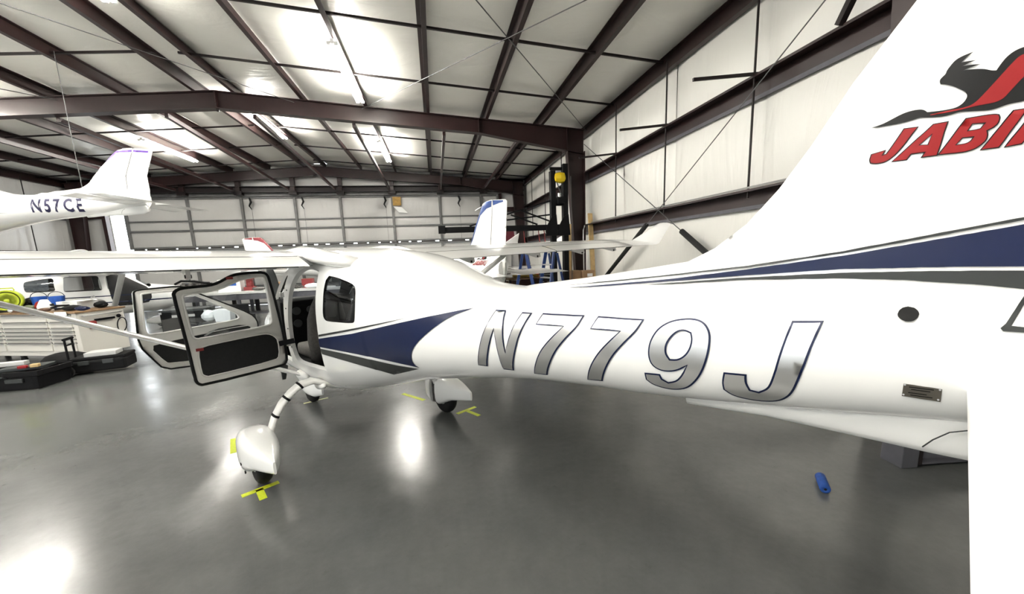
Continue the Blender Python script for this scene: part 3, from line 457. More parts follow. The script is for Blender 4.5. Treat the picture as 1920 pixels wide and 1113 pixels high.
# --- end wall with the two-leaf hangar door
DX0, DX1, HZ = -11.62, 3.0, 4.36
mb = MB().box(((XL-.15-12.15)/2, YB+.16, 2.6), (-12.0-XL, .08, 5.3)).box(((DX1+XR+.12)/2, YB+.16, 2.6), (XR+.12-DX1, .08, 5.3))
mb.box(((XL+XR)/2, YB+.16, (HZ+5.6)/2), (XR-XL, .08, 5.75-HZ))
wall_back = struct('wall_back', mb, 'sheet')
def flat_blanket(parent, x0, x1, z0, z1, y, puff=.03, m='blanket_dim', nx=14, nz=8, top=None):
    vs = []; fs = []; sd = random.random()*6
    for j in range(nz+1):
        for i in range(nx+1):
            u = i/nx; v = j/nz; x = x0+(x1-x0)*u; zt = z1 if top is None else min(z1, top(x)); z = z0+(zt-z0)*v
            vs.append((x, y-puff*(math.sin(PI*u)*math.sin(PI*v))**.6-.006*math.cos(x*30+sd)*math.exp(-min(u, 1-u)*9), z))
    for j in range(nz):
        for i in range(nx): a = j*(nx+1)+i; fs.append((a, a+1, a+nx+2, a+nx+1))
    return MB().add(vs, fs).make('insulation_blanket', m, parent, smooth=True)
POST = [-11.4, -9.4, -7.45, -5.45, -3.65, -1.6, .42, 2.3]
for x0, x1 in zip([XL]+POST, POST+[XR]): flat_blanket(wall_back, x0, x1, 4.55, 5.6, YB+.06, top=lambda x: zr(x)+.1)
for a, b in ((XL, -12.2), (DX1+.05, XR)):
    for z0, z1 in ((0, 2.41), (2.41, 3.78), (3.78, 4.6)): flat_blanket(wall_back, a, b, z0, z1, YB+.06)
    for z in (2.3, 3.7): MB().box(((a+b)/2, YB-.05, z), (b-a, .12, .2)).make('girt', 'steel', wall_back)
for x in POST:
    MB().box((x, YB-.2, (4.5+zr(x))/2), (.16, .16, zr(x)-4.5)).make('header_post', 'steel', wall_back)
    MB().box((x, YB-.22, 4.47), (.30, .2, .14)).make('header_foot', 'steel_dark', wall_back)
MB().prism([(0, 0), (.2, 0), (.2, .02), (.02, .02), (.02, .22), (.2, .22), (.2, .24), (0, .24)], lambda a, b, x: (x, YB-.12-a, HZ+.13+b), XL+.1, XR-.1).make('header_beam', 'steel_dark', wall_back)
MB().box(((DX0+DX1)/2, YB-.02, HZ+.07), (DX1-DX0, .1, .10)).make('header_angle', 'door_steel', wall_back)
for x in (-12.22, DX1+.06): MB().box((x, YB-.02, 2.2), (.12, .2, 4.4)).make('jamb', 'steel', wall_back)
door = struct('door_1', MB().box(((DX0+DX1)/2, YB+.14, (2.47+HZ)/2), (DX1-DX0, .03, HZ-2.47)).box(((DX0+DX1)/2, YB+.14, 1.18), (DX1-DX0, .03, 2.30)), 'sheet')
ST_ = [DX0+.05, -9.42, -7.5, -5.52, -3.75, -1.65, .36, 2.2, DX1-.05]
for x0, x1 in zip(ST_, ST_[1:]):
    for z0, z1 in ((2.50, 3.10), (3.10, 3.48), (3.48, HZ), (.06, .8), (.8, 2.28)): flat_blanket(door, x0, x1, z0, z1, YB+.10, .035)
for x in ST_:
    MB().box((x, YB+.03, (2.42+HZ)/2), (.09, .09, HZ-2.42)).make('stile', 'door_steel', door)
    MB().box((x, YB+.03, 1.18), (.09, .09, 2.3)).make('stile', 'door_steel', door)
for z, h in ((3.47, .05), (3.10, .065), (2.46, .07), (HZ-.03, .05), (2.35, .075), (.8, .05), (.05, .08)): MB().box(((DX0+DX1)/2, YB+.05, z), (DX1-DX0, .08, h)).make('rail', 'door_steel', door)
x = DX0+.1
while x < DX1-.1:                                        # hinge blocks; daylight shows between them
    w = random.choice((.28, .4, .36, .62, .3)); MB().box((x+w/2, YB+.06, 2.405), (w, .06, .06)).make('hinge_block', 'steel_dark', door); x += w+random.choice((.09, .07, .16, .08))
MB().box((-1.45, YB-.06, 4.12), (.34, .02, .36)).make('torn_patch', 'tan', door)
MB().add([(-1.62, YB-.07, 3.92), (-1.25, YB-.09, 3.86), (-1.02, YB-.06, 3.62), (-1.4, YB-.02, 3.66)], [(0, 1, 2, 3)]).make('torn_flap', 'paper', door)
for x in (-7.15, -5.2, -1.95, 1.2):
    MB().tube([(x, YB-.08, 4.32), (x+.05, YB-.1, 4.15), (x-.03, YB-.1, 4.0), (x+.04, YB-.08, 3.85)], [.035, .045, .03, .012], 6).make('pull_strap', 'rubber', door)
    MB().tube([(x+.04, YB-.08, 3.9), (x+.03, YB-.07, 2.45)], .006, 5).make('pull_cord', 'cable', door)
# front wall behind the camera, one leaf of its door standing open to daylight
mb = MB().box(((XL-11.6)/2, YF-.1, 2.6), (-11.6-XL, .1, 5.3)).box(((-7.6+XR)/2, YF-.1, 2.6), (XR+7.6, .1, 5.3)).box(((XL+XR)/2, YF-.1, 5.05), (XR-XL, .1, 1.3))
struct('wall_front', mb, 'white_soft')
# --- fluorescent strip lights
def strip_light(x, y0, label, tubes=2, L=2.44):
    z = zr(x)-.035; t = thing('strip_light', label, 'light', (x, y0+L/2, z), 0, 'fluorescent strip lights under the roof')
    MB().prism([(-.03, 0), (.03, 0), (.03, -.055), (.015, -.075), (-.015, -.075), (-.03, -.055)], lambda a, b, y: (a, y, b), -L/2, L/2).make('housing', 'fixture', t)
    for sx in (-1, 1):
        MB().tube([(sx*.062, -L/2+.03, -.07), (sx*.062, L/2-.03, -.07)], .019, 8).make('tube', 'tube', t, smooth=True)
        for e in (-1, 1): MB().box((sx*.055, e*(L/2-.015), -.065), (.06, .03, .05)).make('socket', 'fixture', t)
    return t
LIGHTS = [(-1.38, 7.15, 'lit twin tube strip light left of centre, nearer than the middle frame'), (-1.38, 12.6, 'lit twin tube strip light beyond the middle frame on the right row'),
 (-4.13, 4.4, 'twin tube strip light by the ridge at the top edge of the photo'), (-4.13, 10.7, 'twin tube strip light just right of the ridge beyond the middle frame'),
 (-7.58, 12.75, 'bright strip light above the tail of the hanging aircraft'), (-7.58, 5.0, 'strip light over the hanging aircraft, nearer than the middle frame'), (-9.0, 7.6, 'strip light on the far left row near the middle frame'),
 (-1.38, -1.5, 'strip light behind the viewpoint on the right row'), (-4.13, -2.5, 'strip light behind the viewpoint by the ridge'), (-7.58, -1.0, 'strip light behind the viewpoint on the left row'), (-10.42, 1.5, 'strip light at the far left, nearest row')]
for x, y, lb in LIGHTS: strip_light(x, y, lb)
# ================================================================ aircraft
def ring_th(poly, side=1): return [(x, side*th_of(x, z)) for x, z in poly]
KTH = .38
FX0, FX1 = XS[-1], XS[0]
def body_mesh(name, holes_xz, off=0.0, x0=FX0, x1=FX1, holes_th=(), nx=100, nth=72):
    """loft skin in (x, angle) with openings; holes as (x,z) rings on a side (+1 left, -1 right)"""
    hs = [[(x, t*KTH) for x, t in ring_th(p, s)] for p, s in holes_xz]+[[(x, t*KTH) for x, t in p] for p in holes_th]
    top = PI*KTH; st = (x1-x0)/nx
    outer = [(x0, -top), (x1, -top), (x1, top), (x0, top)]
    grid = [(x0+st*i, -top+2*top*j/nth) for i in range(1, nx) for j in range(1, nth)]
    hd = [densify(h, .03) for h in hs]
    pts = []; edges = []
    ob = [(x0+st*i, -top) for i in range(nx)]+[(x1, -top+2*top*j/nth) for j in range(nth)]+[(x1-st*i, top) for i in range(nx)]+[(x0, top-2*top*j/nth) for j in range(nth)]
    for rg in [ob]+hd:
        k = len(pts); pts += rg; edges += [(k+i, k+(i+1) % len(rg)) for i in range(len(rg))]
    for g in grid:
        bad = False
        for h in hd:
            xs = [p[0] for p in h]; ys = [p[1] for p in h]
            if min(xs)-.03 < g[0] < max(xs)+.03 and min(ys)-.03 < g[1] < max(ys)+.03:
                if inside(g, h) or min(segd(g, a, b) for a, b in zip(h, h[1:]+h[:1])) < .014: bad = True; break
        if not bad: pts.append(g)
    v, e, f, *_ = delaunay_2d_cdt([Vector(p) for p in pts], edges, [], 0, 1e-7)
    fs = []
    for t in f:
        c = (sum(v[i].x for i in t)/3, sum(v[i].y for i in t)/3)
        if not any(inside(c, h) for h in hd): fs.append(tuple(t))
    mb = MB(); mb.add([S(p.x, p.y/KTH, off) for p in v], fs)
    for xe in (x0, x1):                                     # end caps
        n = 40; mb.add([S(xe, -PI+2*PI*j/n, off) for j in range(n)], [tuple(range(n))])
    me = mb.mesh(name, weld=True); return me
def body_patch(name, ring, side, off, m, parent, step=.03, th=False):
    r = [(x, t*KTH) for x, t in (ring if th else ring_th(ring, side))]
    return sheet(name, r, [], step, lambda a, b: S(a, b/KTH, off), m, parent)
def jamb(name, ring, side, o0, o1, m, parent):
    r = densify([(x, t*KTH) for x, t in ring_th(ring, side)], .03); n = len(r)
    mb = MB(); mb.add([S(x, t/KTH, o0) for x, t in r]+[S(x, t/KTH, o1) for x, t in r], [(i, (i+1) % n, n+(i+1) % n, n+i) for i in range(n)])
    return mb.make(name, m, parent, smooth=True)
def soft(poly, lim=.75, it=2):
    for _ in range(it):
        n = len(poly); q = []
        for i in range(n):
            a, b, c = poly[i-1], poly[i], poly[(i+1) % n]
            t = abs((math.atan2(c[1]-b[1], c[0]-b[0])-math.atan2(b[1]-a[1], b[0]-a[0])+PI) % (2*PI)-PI)
            if .06 < t < lim: q += [(a[0]*.25+b[0]*.75, a[1]*.25+b[1]*.75), (c[0]*.25+b[0]*.75, c[1]*.25+b[1]*.75)]
            else: q.append(b)
        poly = q
    return poly
for _k, _v in DEC.items():
    if isinstance(_v, list) and _k not in ('plug', 'plate', 'gap'): DEC[_k] = [soft(p, .30 if _k in ('grey', 'blue', 'thin') else .75) for p in _v]
def decal(name, polys, off, m, parent, step=.025, side=1, fy=None):
    fy = fy or sideY
    return sheet(name, polys[0], polys[1:], step, lambda x, z: (x, side*(max(fy(x, z), .002)+off), z), m, parent)
WIN_R = DEC['window'][0]
OPEN_R = DEC['open'][0]
OPEN_F = [(.47, 1.58), (.46, 1.3), (.48, 1.0), (.53, .82), (.62, .765), (.95, .76), (1.22, .80), (1.30, .92), (1.31, 1.12), (1.24, 1.24), (1.05, 1.38), (.86, 1.53), (.74, 1.60), (.6, 1.625)]
WIN_F = rounded([(.45, 1.18), (.44, 1.38), (.45, 1.58), (.60, 1.585), (.72, 1.57), (1.0, 1.38), (1.22, 1.20), (.8, 1.18)], 2)
WIN_M = rounded([(.34, 1.22), (.345, 1.30), (.33, 1.52), (.32, 1.60), (.22, 1.605), (-.18, 1.605), (-.28, 1.60), (-.29, 1.52), (-.32, 1.34), (-.325, 1.24), (-.22, 1.235), (.24, 1.22)], 2)
WSH = [(.70, 0), (.72, .35), (.76, .52), (.95, .60), (1.15, .74), (1.30, .86), (1.37, .62), (1.385, 0), (1.37, -.62), (1.30, -.86), (1.15, -.74), (.95, -.60), (.76, -.52), (.72, -.35)]
_cache = {}
def airfoil(n=14, t=.155, m=.042, p=.4, x0=0.0, x1=1.0):
    up = []; lo = []
    for i in range(n+1):
        u = x0+(x1-x0)*(1-math.cos(PI*i/n))/2 if x0 == 0 else x0+(x1-x0)*i/n
        yt = 5*t*(.2969*math.sqrt(u)-.126*u-.3516*u*u+.2843*u**3-.1036*u**4)
        yc = m/p**2*(2*p*u-u*u) if u < p else m/(1-p)**2*(1-2*p+2*p*u-u*u)
        up.append((u, yc+yt)); lo.append((u, yc-yt))
    return up+lo[::-1]
WX, WC, WZ0, WDI = .66, 1.0, 1.672, .0205
def wing_pt(y, u, w, s): return (WX-u*WC, s*y, WZ0+(y-.43)*WDI+(1-u)*.015+w*WC)
def wing_parts(root, s, trim='white'):
    A_ = airfoil(x1=.745)
    w = MB().loft([[wing_pt(y, u, z, s) for u, z in A_] for y in (.40, 1.2, 2.4, 3.5, 4.5)]).make('wing', trim, root); autosmooth(w, .5)
    for nm, ya, yb, dr in (('flap', .455, 2.46, .02), ('aileron', 2.48, 4.48, .0)):
        af = airfoil(8, x0=.755)
        f = MB().loft([[wing_pt(y, u, z-dr*(u-.755)*1.0, s) for u, z in af] for y in (ya, yb)]).make(nm, trim, w); autosmooth(f, .5)
    MB().loft([[wing_pt(y, .755+(u-.755)*.92, z, s) for u, z in airfoil(8, x0=.755)] for y in (.425, .4545)]).make('flap_end_shade', 'charcoal', w)  # shade of the recess beside the flap, put in as a charcoal strip
    up = airfoil(8, x0=.755)[0][1]; lo = airfoil(8, x0=.755)[-1][1]
    for k_ in (up, lo): MB().tube([wing_pt(.46, .75, k_-.001, s), wing_pt(4.47, .75, k_-.001, s)], .0045, 6).make('hinge_gap', 'charcoal', w)
    MB().tube([wing_pt(2.47, u_, z_+.0005, s) for u_, z_ in airfoil(8, x0=.755)[:9]], .003, 6).make('flap_joint', 'charcoal', w)
    # upswept tip with winglet
    full = airfoil(12)
    secs = []
    for k, (y, dz, xl, xt, th_) in enumerate(((4.505, 0, .66, -.34, 0), (4.62, .0, .56, -.40, .0), (4.70, .0, .36, -.50, .0), (4.765, .004, .08, -.585, .12), (4.80, .022, -.05, -.62, .75), (4.88, .12, -.19, -.645, .90), (4.97, .24, -.36, -.675, .90), (5.045, .335, -.50, -.70, .9), (5.05, .34, -.54, -.69, .9))):
        zb = WZ0+(4.5-.43)*WDI+dz; ch = xl-xt
        secs.append([(xl-u*ch, s*(y-math.sin(th_)*z*ch), zb+(1-u)*.015+math.cos(th_)*z*ch) for u, z in full])
    tp = MB().loft(secs).make('wing_tip', trim, w); autosmooth(tp, .6)
    MB().lathe([(.005, .06), (.022, .03), (.024, 0), (.012, -.04)], (WX-.45, s*4.42, WZ0+.165), 'X', 10).make('nav_light', 'grey_white', w, smooth=True)
    for y in (1.15, 2.2, 3.15, 4.0):
        x1 = WX-.78; zb = WZ0+(y-.43)*WDI
        MB().prism([(x1+.22, zb+.02), (x1-.16, zb-.005), (x1-.17, zb-.055), (x1-.13, zb-.07), (x1+.1, zb-.01)], lambda a, b, t: (a, s*(y+t), b), -.012, .012).make('flap_bracket', 'alu', w)
        MB().lathe([(.012, -.018), (.012, .018)], (x1-.145, s*y, zb-.05), 'Y', 8).make('pivot_bolt', 'steel_dark', w)
    return w
def strut(root, s):
    p, q = Vector((.50, s*.37, .645)), Vector((.45, s*2.33, 1.70)); d = (q-p).normalized(); fx = Vector((1, 0, 0)); fx = (fx-d*fx.dot(d)).normalized(); up = d.cross(fx)
    rg = lambda c, k: [c+fx*.05*k*math.cos(2*PI*j/16)*(1.0 if math.cos(2*PI*j/16) > 0 else 1.5)+up*.018*k*math.sin(2*PI*j/16) for j in range(16)]
    st = MB().loft([rg(p, .8), rg(p+d*.1, 1), rg(q-d*.1, 1), rg(q, .8)]).make('wing_strut', 'white', root); autosmooth(st, .8)
    MB().lathe([(.0, -.13), (.025, -.12), (.045, -.05), (.05, 0), (.04, .07), (.02, .12), (0, .13)], p+Vector((0, -s*.0, 0)), 'X', 16).make('strut_fairing', 'white_soft', st, smooth=True)
def tail_parts(root):
    pts_l = [(x, z) for x, z in LE]
    base = [(-3.62, 1.53), (-2.6, 1.53)]
    outer = pts_l+[HT, (HT[0]+.0, HT[1]-.01), HB, (HB[0], 1.40), (-3.3, 1.42), (-2.6, 1.44), (-2.1, 1.46)]
    def two_sided(name, poly, step, m, parent):
        v, f = tri2d(poly, [], step); mb = MB()
        for s in (1, -1): mb.add([(x, s*max(finT(x, z), .0008 if finT(x, z) < 0 else 0), z) for x, z in v], f)
        return autosmooth(mb.make(name, m, parent, weld=True), .9)
    fin = two_sided('tail_fin', outer, .022, 'white', root)
    rud = two_sided('rudder', [(HT[0]-.012, HT[1]-.005), (-4.06, 2.44), (TEX(2.40), 2.41), (TEX(1.9), 1.9), (TEX(1.3), 1.30), (-3.93, 1.22), (HB[0]-.012, 1.22), (HB[0]-.012, 1.36)], .03, 'white', root)
    for k in range(4): MB().tube([lerp((HB[0]-.006, 0, 1.62), (HT[0]-.006, 0, 2.42), k/3-.01), lerp((HB[0]-.006, 0, 1.62), (HT[0]-.006, 0, 2.42), k/3+.03)], .012, 8).make('hinge', 'alu', rud)
    # ventral fin
    pv = [(-2.95, 1.20), (-2.95, 1.135), (-3.15, 1.150), (-3.49, 1.140), (-3.60, 1.142), (-3.60, 1.30)]
    mb = MB(); rings = []
    for x, zt, zb in ((-2.9, 1.20, 1.118), (-3.0, 1.22, 1.125), (-3.15, 1.23, 1.138), (-3.35, 1.25, 1.139), (-3.52, 1.26, 1.139), (-3.60, 1.27, 1.142), (-3.85, 1.28, 1.155), (-3.94, 1.28, 1.20)):
        rings.append([(x, .052*math.cos(a)*(1 if math.sin(a) > -.2 else .8), zt+(zt-zb)*(math.sin(a)-0)*1.0 if math.sin(a) < 0 else zt+.03*math.sin(a)) for a in [2*PI*j/20 for j in range(20)]])
    ven = mb.loft(rings).make('ventral_fin', 'white', root, smooth=True)
    MB().tube([(-3.50, .036, 1.165), (-3.515, .05, 1.195), (-3.54, .056, 1.225), (-3.58, .058, 1.245)], .0016, 6).make('panel_joint', 'charcoal', ven)
    for s in (1, -1):
        def pt(y, u, w): return (-3.552+.075*(min(y, 1.0)-.1)-u*(.40-.05*y), s*y, 1.352+w*.5)
        af = [(u*1.0, z) for u, z in airfoil(10, t=.13, m=0)]
        st = MB().loft([[pt(y, u, z) for u, z in af] for y in (.04, .5, 1.0, 1.16)]).make('stabilizer', 'white', root); autosmooth(st, .7)
        el = MB().loft([[(-3.552-.40-.006-u*.28, s*y, 1.352+(z)*.25-u*.02) for u, z in [(0, .07), (1, .0), (0, -.07)]] for y in (.14, 1.17)]).make('elevator', 'white', st)
        MB().tube([(-3.955, s*.14, 1.352), (-3.955, s*1.15, 1.352)], .006, 6).make('hinge_line', 'charcoal', el)
def wheel_pant(root, s, split=False):
    def rings(x0, x1, yo=0.0):
        out = []
        n = 10
        for i in range(n+1):
            x = x0+(x1-x0)*i/n
            u = (.34-x)/.80
            if u < .38: k = math.sqrt(max(0.0, 1-((u-.38)/.38)**2)); hw = .132*max(k, .05); zt = .27+.16*k; zb = .24-.15*k
            else: v = (u-.38)/.62; hw = .132*(1-v**1.9*.93); zt = .430-.095*v**1.25; zb = .09+.10*min(1, v/.45)+.055*max(0, (v-.45)/.55)
            zc = (zt+zb)/2; hh = (zt-zb)/2
            out.append([(x, s*.88+yo+hw*math.copysign(abs(math.sin(a))**.62, math.sin(a)), zc+hh*math.copysign(abs(math.cos(a))**.62, math.cos(a))) for a in [2*PI*j/24 for j in range(24)]])
        return out
    if split:
        p = MB().loft(rings(.335, .115)).make('wheel_pant', 'white', root); autosmooth(p, .7)
        p2 = MB().loft(rings(.01, -.46)).make('wheel_pant_tail', 'white', root); autosmooth(p2, .7)
        MB().box((.06, s*.88, .27), (.09, .19, .28)).make('brake_caliper', 'engine', p)
        MB().tube([(.05, s*.80, .43), (.045, s*.78, .30), (.04, s*.80, .14)], .012, 8).make('brake_hose', 'black', p)
    else:
        p = MB().loft(rings(.335, -.46)).make('wheel_pant', 'white', root); autosmooth(p, .7)
        for dx, dz in ((-.02, .21), (-.16, .20)): MB().lathe([(.012, -.004), (.012, .004)], (dx, s*(.88+.128), dz), 'Y', 8).make('screw', 'black', p)
    ty = MB().lathe([(.07, -.05), (.13, -.054), (.152, -.042), (.165, -.02), (.167, 0), (.165, .02), (.152, .042), (.13, .054), (.07, .05)], (0, s*.88, .168), 'Y', 28).make('tyre', 'rubber', root, smooth=True)
    MB().lathe([(.0, -.05), (.06, -.055), (.075, -.04), (.075, .04), (.06, .055), (0, .05)], (0, s*.88, .171), 'Y', 20).make('hub', 'alu', ty)
    # spring leg
    path = [(.05, .20, .60), (.045, .33, .655), (.04, .43, .70), (.035, .53, .688), (.03, .602, .645), (.03, .677, .575), (.03, .738, .482), (.03, .785, .37), (.03, .82, .27)]
    rr = []; P_ = [Vector((a, s*b, c)) for a, b, c in path]
    for i, p0 in enumerate(P_):
        t = (P_[min(i+1, len(P_)-1)]-P_[max(i-1, 0)]).normalized(); fx = Vector((1, 0, 0)); nn = t.cross(fx).normalized(); wd = .062-.018*i/8; tk = .026-.008*i/8
        rr.append([p0+fx*wd*math.copysign(abs(math.cos(a))**.6, math.cos(a))+nn*tk*math.copysign(abs(math.sin(a))**.6, math.sin(a)) for a in [2*PI*j/16 for j in range(16)]])
    leg = MB().loft(rr).make('gear_leg', 'white_soft', root); autosmooth(leg, .9)
    for i, k in ((3, .0), (4, .5), (5, .9)):
        c = P_[i].lerp(P_[i+1], k); t = (P_[i+1]-P_[i]).normalized(); fx = Vector((1, 0, 0)); nn = t.cross(fx).normalized(); wd = .066-.018*(i+k)/8; tk = .030-.008*(i+k)/8
        rg = lambda c_: [c_+fx*wd*math.copysign(abs(math.cos(a))**.6, math.cos(a))+nn*tk*math.copysign(abs(math.sin(a))**.6, math.sin(a)) for a in [2*PI*j/16 for j in range(16)]]
        MB().loft([rg(c-t*.009), rg(c+t*.009)]).make('cable_tie', 'black', leg)
    MB().lathe([(.0, -.10), (.03, -.07), (.045, 0), (.03, .07), (0, .10)], (.06, s*.36, .645), 'X', 14).make('gear_fairing', 'white_soft', root, smooth=True)
def nose_parts(root):
    MB().tube([(1.62, 0, .60), (1.55, 0, .22)], .028, 10).make('nose_leg', 'alu', root)
    rings = []
    for x, hw, zt, zb in ((1.86, .01, .24, .20), (1.82, .06, .31, .14), (1.70, .095, .36, .10), (1.52, .10, .36, .095), (1.35, .08, .33, .11), (1.18, .012, .27, .17)):
        rings.append([(x, hw*math.copysign(abs(math.sin(a))**.75, math.sin(a)), (zt+zb)/2+(zt-zb)/2*math.copysign(abs(math.cos(a))**.8, math.cos(a))) for a in [2*PI*j/20 for j in range(20)]])
    autosmooth(MB().loft(rings).make('nose_wheel_pant', 'white', root), .7)
    ty = MB().lathe([(.06, -.05), (.12, -.052), (.15, -.03), (.153, 0), (.15, .03), (.12, .052), (.06, .05)], (1.55, 0, .154), 'Y', 24).make('nose_tyre', 'rubber', root, smooth=True)
    sp = MB().lathe([(.15, 0), (.148, .06), (.13, .13), (.09, .20), (.04, .245), (0, .26)], (2.31, 0, .91), 'X', 24).make('spinner', 'white', root, smooth=True)
    for s in (1, -1):
        rg = []
        for r, w, tw in ((.10, .035, .9), (.25, .06, .6), (.45, .062, .4), (.65, .05, .28), (.78, .025, .2)):
            d = Vector((0, s*math.sin(.12), math.cos(.12)))*s; c = Vector((2.37, 0, .91))+d*r; ch = Vector((math.sin(tw)*s, math.cos(tw), 0)).normalized(); nn = ch.cross(d).normalized()
            rg.append([c+ch*w*math.cos(a)+nn*.010*math.sin(a) for a in [2*PI*j/12 for j in range(12)]])
        MB().loft(rg).make('propeller_blade', 'charcoal', sp, smooth=True)
def glazing(root, body, left_open):
    for s in (1, -1):
        body_patch('side_window', WIN_R, s, -.004, 'glass_dark', body)
        if not (left_open and s == 1):
            body_patch('door_window', WIN_F, s, -.004, 'glass', body); body_patch('rear_door_window', WIN_M, s, -.004, 'glass', body)
    body_patch('windshield', WSH, 1, -.003, 'glass', body, th=True)
def make_aircraft(name, label, loc, rz, left_open=False, wings=(1, -1), gear=True, cabin=True, detail=True):
    root = thing(name, label, 'aircraft', loc, rz)
    key = ('skin', left_open)
    if key not in _cache:
        holes = []
        for s in (1, -1):
            holes.append((WIN_R, s))
            if left_open and s == 1: holes += [(OPEN_R, 1), (OPEN_F, 1)]
            else: holes += [(WIN_F, s), (WIN_M, s)]
        sk = body_mesh('fuselage', holes, holes_th=[WSH]); sk.materials.append(MATS['white'])
        ln = body_mesh('cabin_lining', holes, off=-.018, x0=-1.0, x1=1.42, holes_th=[WSH], nx=50); ln.materials.append(MATS['interior'])
        _cache[key] = (sk, ln)
    sk, ln = _cache[key]
    body = obj('fuselage', sk, None, root, True); obj('cabin_lining', ln, None, root, True)
    glazing(root, body, left_open)
    for s in (1, -1):
        jamb('window_rim', WIN_R, s, .001, -.018, 'rubber', body)
    tail_parts(root); nose_parts(root)
    for s in wings: wing_parts(root, s); strut(root, s)
    if gear: wheel_pant(root, 1); wheel_pant(root, -1, split=left_open)
    # root fairings over the cabin shoulders
    for s in wings:
        rings = []
        for x, zc, h, yo in ((.72, 1.74, .02, .0), (.5, 1.765, .05, .015), (.1, 1.765, .065, .02), (-.2, 1.745, .06, .02), (-.38, 1.725, .055, .015), (-.55, 1.70, .05, -.02), (-.70, 1.685, .03, -.07)):
            rings.append([(x, s*(.34+yo+.07*math.cos(a)), zc+h*math.sin(a)) for a in [2*PI*j/16 for j in range(16)]])
        MB().loft(rings).make('wing_root_fairing', 'white', root, smooth=True)
    return root, body

# ---------------------------------------------------------------- the white aircraft N779J
MAIN = (-.721, 3.632, 0); HD = math.radians(90+34)
main, mbody = make_aircraft('light_aircraft', 'white high wing light aircraft N779J with open doors in the foreground', MAIN, HD, left_open=True)
for ring, nm in ((OPEN_R, 'rear_door_jamb'), (OPEN_F, 'front_door_jamb')): jamb(nm, ring, 1, .001, -.03, 'grey_white', mbody)
for zz in (.95, 1.12, 1.30, 1.46): MB().lathe([(.006, -.003), (.006, .003)], (.385, bodyY(.385, zz)+.002, zz), 'Y', 8).make('rivet', 'charcoal', mbody)
# lettering and stripes
for k, nm in (('N', 'registration_letter'), ('7a', 'registration_digit'), ('7b', 'registration_digit'), ('9', 'registration_digit'), ('J', 'registration_letter')):
    ps = DEC[k]; o = decal(nm, ps, .0035, 'navy', mbody, .02)
    decal('silver_face', [inset(ps[0], .0055)]+[inset(h, -.0055) for h in ps[1:]], .0055, 'chrome', o, .02)
for k, nm, m in (('blue', 'blue_stripe', 'navy'), ('thin', 'thin_stripe', 'charcoal'), ('grey', 'grey_stripe', 'charcoal'), ('tblue', 'tail_blue_stripe', 'navy'), ('tthin', 'tail_thin_stripe', 'charcoal'), ('tgrey', 'tail_grey_stripe', 'charcoal'), ('gap', 'rudder_gap', 'charcoal')):
    decal(nm, DEC[k], .004, m, mbody, .02)
decal('drain_plug', DEC['plug'], .006, 'rubber', mbody, .01)
o = decal('data_plate', DEC['plate'], .004, 'plate', mbody, .02)
for i in range(4):
    x0, x1 = -3.459-.004*(i % 2), -3.500+.005*(i % 3); z = 1.3455-.0062*i-(.003 if i > 1 else 0)
    decal('engraved_line', [[(x0, z), (x1, z), (x1, z-.0022), (x0, z-.0022)]], .0052, 'black', o, .02)
for x, z in ((-3.4515, 1.349), (-3.5095, 1.347), (-3.4515, 1.3215), (-3.5095, 1.320)): MB().lathe([(.002, 0), (.002, .0015)], (x, sideY(x, z)+.005, z), 'Y', 8).make('plate_rivet', 'alu', o)
def logo(parent, scale=1.0, fn=lambda p: p, letters='JABIRU', fy=None):
    g = lambda ps: [[fn(p) for p in r] for r in ps]
    decal('bird_emblem', g(DEC['bird']), .003, 'logo_black', parent, .015*scale, fy=fy); decal('bird_sash', g(DEC['sash']), .0042, 'logo_red', parent, .012*scale, fy=fy)
    for c in letters:
        ps = g(DEC['l'+c]); o = decal('logo_letter', ps, .003, 'logo_black', parent, .012*scale, fy=fy)
        decal('red_face', [inset(ps[0], .0022*scale)]+[inset(h, -.0018*scale) for h in ps[1:]], .0042, 'logo_red', o, .012*scale, fy=fy)
logo(mbody)
# cabin furniture
MB().prism([(.98, 1.30), (1.02, 1.33), (1.20, 1.33), (1.30, 1.28), (1.30, .80), (1.05, .80), (1.0, 1.0)], lambda x, z, y: (x, y, z), -.36, .36).make('instrument_panel', 'black', main, bev=.015)
for y in (-.22, -.08, .08, .22):
    for z in (1.07, 1.20): MB().lathe([(.04, 0), (.042, -.012), (.03, -.014)], (.985-.0, y, z), 'X', 14).make('gauge', 'charcoal', main)
MB().box((.45, 0, .70), (1.5, .56, .03)).make('cabin_floor', 'interior', main)
for s in (1, -1):
    for x0, hb in ((.38, .0), (-.42, .06)):
        st = MB().box((x0+.16, s*.18, .86), (.40, .29, .12)).make('seat_cushion', 'seat', main, bev=.04, seg=3); autosmooth(st)
        rg = []
        for z, w, t, xo in ((.80, .15, .05, .0), (1.0, .17, .06, -.03), (1.2, .165, .055, -.07), (1.32, .13, .045, -.10), (1.40, .09, .035, -.115), (1.43, .03, .015, -.12)):
            rg.append([(x0-.08+xo+t*math.copysign(abs(math.cos(a))**.7, math.cos(a)), s*.185+w*math.copysign(abs(math.sin(a))**.7, math.sin(a)), z) for a in [2*PI*j/20 for j in range(20)]])
        MB().loft(rg).make('seat_back', 'seat', main, smooth=True)
MB().box((.25, 0, .84), (1.2, .06, .16)).make('centre_console', 'interior', main, bev=.01)
MB().tube([(.80, .05, .80), (.72, .05, 1.0), (.74, .05, 1.06)], .012, 8).make('control_stick', 'black', main)
